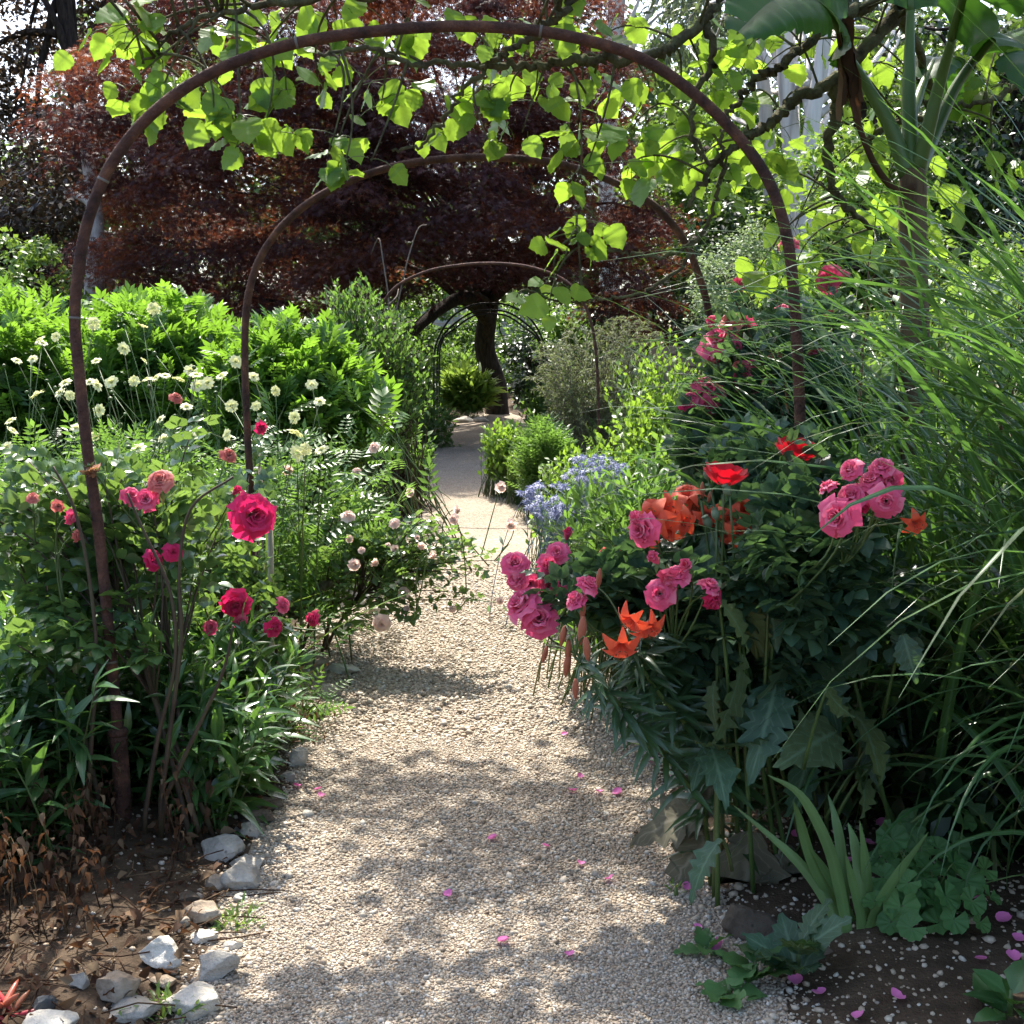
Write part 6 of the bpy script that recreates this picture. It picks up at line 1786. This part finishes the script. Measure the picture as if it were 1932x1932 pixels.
# ---- the big-leaved tree whose lime-green branches hang over the path
def lime_tree():
    rng = np.random.default_rng(640)
    base = np.array([4.35, 6.4, float(gz(4.35, 6.4)) - .1])
    t = thing('canopy_tree', base, 'big tree leaning in from the right with lime-green heart-shaped leaves over the arches', 'tree')
    mb = MB()
    trunk = spline([base, base + [-.05, 0, 1.2], base + [-.25, .05, 2.6], base + [-.55, .1, 3.6], base + [-.6, .1, 4.6]], 7)
    tubes(mb, trunk, np.interp(np.linspace(0, 1, len(trunk)), [0, .1, 1], [.26, .20, .10]), 14)
    mb.build('trunk', M_BARK_MOSS, t)
    fork = trunk[-5]
    tops = trunk[-2]
    BR = [
        ([tops, at(1850, -160, 5.2), at(1708, 0, 5.0), at(1688, 33, 4.95), at(1621, 103, 4.9), at(1571, 153, 4.9), at(1501, 187, 4.85), at(1461, 230, 4.8), at(1411, 257, 4.75), at(1368, 290, 4.7), at(1331, 333, 4.7), at(1298, 390, 4.7)], .038, .008),
        ([fork, at(1800, -90, 5.0), at(1651, 0, 4.75), at(1575, 40, 4.7), at(1518, 87, 4.65), at(1475, 123, 4.6), at(1428, 147, 4.6), at(1398, 187, 4.55), at(1370, 230, 4.5), at(1350, 300, 4.5)], .027, .007),
        ([at(1575, 150, 4.9), at(1578, 207, 4.95), at(1561, 287, 5.0), at(1571, 353, 5.05), at(1598, 393, 5.1), at(1645, 430, 5.2)], .026, .010),
        ([tops, at(1600, -190, 4.9), at(1420, -80, 4.7), at(1355, 0, 4.6), at(1288, 75, 4.55), at(1227, 107, 4.5), at(1137, 113, 4.5), at(1064, 117, 4.45), at(1011, 127, 4.45), at(944, 123, 4.4), at(877, 123, 4.4), at(787, 117, 4.35), at(690, 95, 4.3), at(600, 100, 4.25)], .026, .006),
        ([tops, at(1400, -200, 4.6), at(1150, -90, 4.3), at(1074, 0, 4.25), at(1044, 40, 4.25), at(997, 73, 4.3), at(944, 107, 4.35), at(894, 150, 4.4), at(850, 200, 4.45), at(800, 270, 4.5), at(740, 285, 4.5)], .018, .005),
        ([at(1150, -90, 4.3), at(950, -60, 4.2), at(700, -20, 4.2), at(540, 5, 4.2), at(420, 20, 4.2), at(330, 60, 4.2), at(270, 120, 4.2)], .020, .005),
        ([at(1368, 290, 4.7), at(1360, 350, 4.75), at(1330, 430, 4.8), at(1270, 480, 4.85), at(1190, 480, 4.9), at(1110, 460, 4.9), at(1075, 420, 4.9)], .010, .004),
        ([at(1330, 430, 4.8), at(1270, 520, 4.85), at(1180, 560, 4.85), at(1090, 570, 4.85), at(1000, 560, 4.8)], .008, .003),
        ([at(1330, 30, 4.6), at(1345, 110, 4.6), at(1310, 190, 4.6), at(1305, 260, 4.6), at(1340, 310, 4.6)], .016, .007),
        ([at(1700, 15, 5.0), at(1760, 200, 5.5), at(1700, 230, 5.6), at(1640, 260, 5.7), at(1668, 300, 5.8)], .018, .008),
        ([tops, at(2000, 100, 5.6), at(1930, 150, 5.4), at(1870, 190, 5.3), at(1800, 200, 5.3), at(1760, 205, 5.3)], .020, .005)]
    lb = MB()
    BP = []
    for pts, r0, r1 in BR:
        c = spline(pts, 9); c[1:-1] += rng.normal(size=(len(c) - 2, 3)) * .007
        tubes(lb, c, np.linspace(r0, r1, len(c)) * (1 + rng.normal(size=len(c)) * .06), 8)
        BP.append(c[len(c) // 4:])
    CL = [(260, 50, 4.25, 70, 8), (330, 110, 4.3, 60, 9), (255, 150, 4.2, 45, 4), (300, 195, 4.2, 45, 6), (235, 95, 4.2, 25, 2), (420, 60, 4.4, 60, 9), (490, 100, 4.5, 55, 7), (375, 170, 4.3, 40, 4),
          (440, 225, 4.15, 40, 5), (500, 240, 4.2, 38, 5), (400, 235, 4.1, 22, 2), (460, 270, 4.15, 25, 2), (540, 40, 4.6, 60, 8), (640, 60, 4.6, 60, 8), (600, 150, 4.5, 45, 6), (690, 150, 4.6, 60, 7), (760, 60, 4.4, 55, 7), (720, 195, 4.5, 50, 6), (540, 170, 4.4, 40, 4),
          (640, 260, 4.3, 38, 4), (650, 310, 4.15, 32, 5), (700, 305, 4.15, 25, 2), (620, 285, 4.2, 20, 2), (850, 50, 4.4, 50, 6), (930, 50, 4.4, 50, 6), (1010, 60, 4.4, 50, 6), (1090, 40, 4.4, 50, 6), (870, 190, 4.6, 45, 6), (835, 245, 4.5, 32, 4), (910, 170, 4.6, 40, 5), (960, 200, 4.6, 42, 5), (920, 262, 4.35, 18, 2), (985, 250, 4.5, 22, 2), (1010, 180, 4.6, 40, 4), (900, 90, 4.7, 50, 5), (1020, 110, 4.8, 50, 5),
          (1100, 165, 4.6, 45, 6), (1180, 160, 4.7, 45, 5), (1225, 160, 4.6, 35, 3), (1085, 235, 4.6, 42, 6), (1130, 260, 4.6, 45, 6), (1190, 245, 4.7, 45, 6), (1240, 285, 4.7, 45, 6), (1110, 305, 4.5, 38, 5), (1095, 335, 4.45, 25, 2), (1180, 320, 4.7, 40, 5), (1280, 200, 4.8, 40, 5), (1275, 330, 4.9, 38, 5), (1330, 150, 4.9, 40, 5), (1390, 100, 5.0, 45, 5), (1340, 50, 5.0, 45, 5), (1400, 190, 5.0, 40, 5), (1300, 260, 4.8, 40, 5), (1150, 60, 4.8, 45, 4),
          (1085, 425, 4.9, 34, 6), (1065, 488, 4.75, 20, 2), (1110, 455, 4.9, 26, 3), (1050, 540, 4.8, 26, 4), (975, 560, 4.7, 12, 1), (1035, 580, 4.75, 20, 2), (1130, 420, 5, 20, 2), (1030, 455, 4.85, 14, 2),
          (1420, 290, 5.0, 40, 6), (1380, 365, 5.0, 32, 5), (1455, 250, 5.2, 40, 5), (1450, 340, 5.2, 38, 5), (1320, 300, 4.9, 36, 5), (1530, 370, 5.6, 34, 3), (1575, 430, 5.4, 40, 6), (1500, 430, 5.4, 40, 5), (1455, 490, 5.2, 36, 5), (1430, 510, 5.0, 26, 2), (1500, 510, 5.3, 36, 4), (1485, 540, 5.2, 20, 2), (1560, 480, 5.6, 40, 5), (1590, 230, 5.6, 40, 4), (1620, 290, 5.6, 40, 6), (1630, 370, 5.8, 45, 6), (1680, 300, 6.0, 45, 6), (1650, 440, 5.8, 45, 5), (1720, 410, 6.0, 45, 5), (1790, 370, 5.8, 40, 5), (1760, 330, 6.0, 40, 4), (1670, 200, 5.8, 40, 5), (1640, 120, 5.6, 40, 4),
          (1820, 110, 5.6, 45, 4), (1870, 165, 5.4, 45, 6), (1910, 60, 5.6, 50, 5), (1800, 190, 5.6, 40, 5), (1850, 215, 5.4, 32, 4), (1915, 300, 5.2, 30, 4), (1880, 340, 5.2, 18, 1), (1560, 70, 5.4, 45, 6), (1500, 40, 5.2, 45, 5), (1430, 50, 5.0, 45, 5), (1560, 20, 4.6, 26, 2), (1610, 60, 5.4, 40, 3), (1440, 130, 5.2, 38, 4)]
    C, W_, N_ = [], [], []
    for (x, y, d, sp, n) in CL:
        C.append(at(x, y, d)); W_.append(sp / FPX * d); N_.append(max(1, int(round(n * (1.0 if 520 < x < 1320 else 1.35)))))
    # the part of the crown above the picture, which throws the dappled shade
    SUNV = np.array(to_sun)
    LIT = [(at(990, 1090, 3.45), .32), (at(1030, 1170, 3.4), .25), (at(480, 973, 4.1), .4), (at(250, 960, 4.0), .5), (at(60, 1000, 4.0), .5), (at(1235, 980, 4.1), .25), (at(1600, 930, 3.4), .18), (ground_at(700, 1240), .35), (ground_at(800, 1600), .16), (ground_at(1020, 1700), .14), (ground_at(330, 1800), .22), (ground_at(640, 1780), .22)]
    for zone, want in (('lane', 180), ('right', 230), ('left', 14)):
        k = 0
        while k < want:
            x, y, z = rng.uniform(-1.9, 4.6), rng.uniform(3.2, 7.6), rng.uniform(2.9, 5.4)
            if z < 1.5 + y * math.tan(math.radians(17.2)) + .12: continue       # stays above what the camera sees
            sy = y - .635 * z                                                    # where its shadow lands
            sx = x + .135 * z
            if zone == 'left' and not (-1.6 < sx < -.75 and 1.4 < sy < 3.2): continue
            if zone == 'lane' and not (-.75 <= sx < .55 and 1.6 < sy < 4.75 + .3 * math.sin(3 * sx)): continue
            if zone == 'right' and not (.55 <= sx < 3.6 and .6 < sy < 5.6): continue
            if zone == 'lane' and 2.3 < sy < 3.4 and rng.random() < .8: continue
            if zone == 'right' and sx < 2.4 and 3.2 < sy < 4.7 and rng.random() < .7: continue
            if zone == 'lane' and math.sin(sx * 5.1 + 1.0) * math.sin(sy * 4.3 + .6) + .35 * math.sin(sx * 9 + sy * 7) > .22: continue
            p = np.array([x, y, z])
            if any(np.linalg.norm(np.cross(p - q, SUNV)) < r for q, r in LIT): continue
            C.append(p); W_.append(.19); N_.append(int(rng.integers(6, 10)))
            k += 1
    C, W_, N_ = np.array(C), np.array(W_), np.array(N_)
    # secondary limbs to carry the upper crown
    up = C[len(CL):]
    sel = up[rng.choice(len(up), 26, replace=False)]
    for e in sel:
        s = trunk[rng.integers(len(trunk) - 9, len(trunk) - 1)]
        cc = bez(s[None], ((s + e) / 2 + [0, 0, .35])[None], e[None], 12)[0]
        cc[1:-1] += rng.normal(size=(10, 3)) * .02
        tubes(lb, cc, np.linspace(.035, .008, 12), 7)
        BP.append(cc[3:])
    BP = np.vstack(BP)
    near = np.array([BP[np.argsort(((BP - c - [0, 0, .08]) ** 2).sum(1))[int(rng.integers(0, 26))]] for c in C])
    Cc = near * .35 + C * .65 + np.stack([rng.normal(size=len(C)) * .05, rng.normal(size=len(C)) * .05, rng.uniform(.04, .16, len(C))], 1)
    tw = bez(near, Cc, C, 8)
    tubes(lb, tw, np.linspace(.0055, .0026, 8)[None], 5)
    lb.build('branches', M_BARK_MOSS, t)
    idx = np.repeat(np.arange(len(C)), N_)
    n = len(idx)
    off = rng.normal(size=(n, 3)) * [1, .9, .55] * W_[idx][:, None] * .78
    P = C[idx] + off
    hor = unit(off * [1, 1, 0] + rng.normal(size=(n, 3)) * [.03, .03, 0])
    D = hor * rng.uniform(.25, 1.0, (n, 1)) + rng.normal(size=(n, 3)) * .28 - [0, 0, 1] * rng.uniform(.25, 1.0, (n, 1))
    N = np.stack([rng.normal(size=n) * .55, rng.normal(size=n) * .75, np.full(n, .65)], 1)
    L = rng.uniform(.06, .115, n)
    fo = MB(); scatter(fo, T_HEART, P, D, N, L)
    fo.build('foliage', L_LIME, t)
    pt = MB()
    A = C[idx] + rng.normal(size=(n, 3)) * .015
    tubes(pt, bez(A, (A + P) / 2 + [0, 0, .02], P, 4), np.full((1, 4), .0016), 4)
    pt.build('leaf_stalks', leaf_mat('lime_leaf_stalk', [(.08, .13, .03), (.12, .14, .04)], (.2, .3, .05), tf=.1), t)
lime_tree()
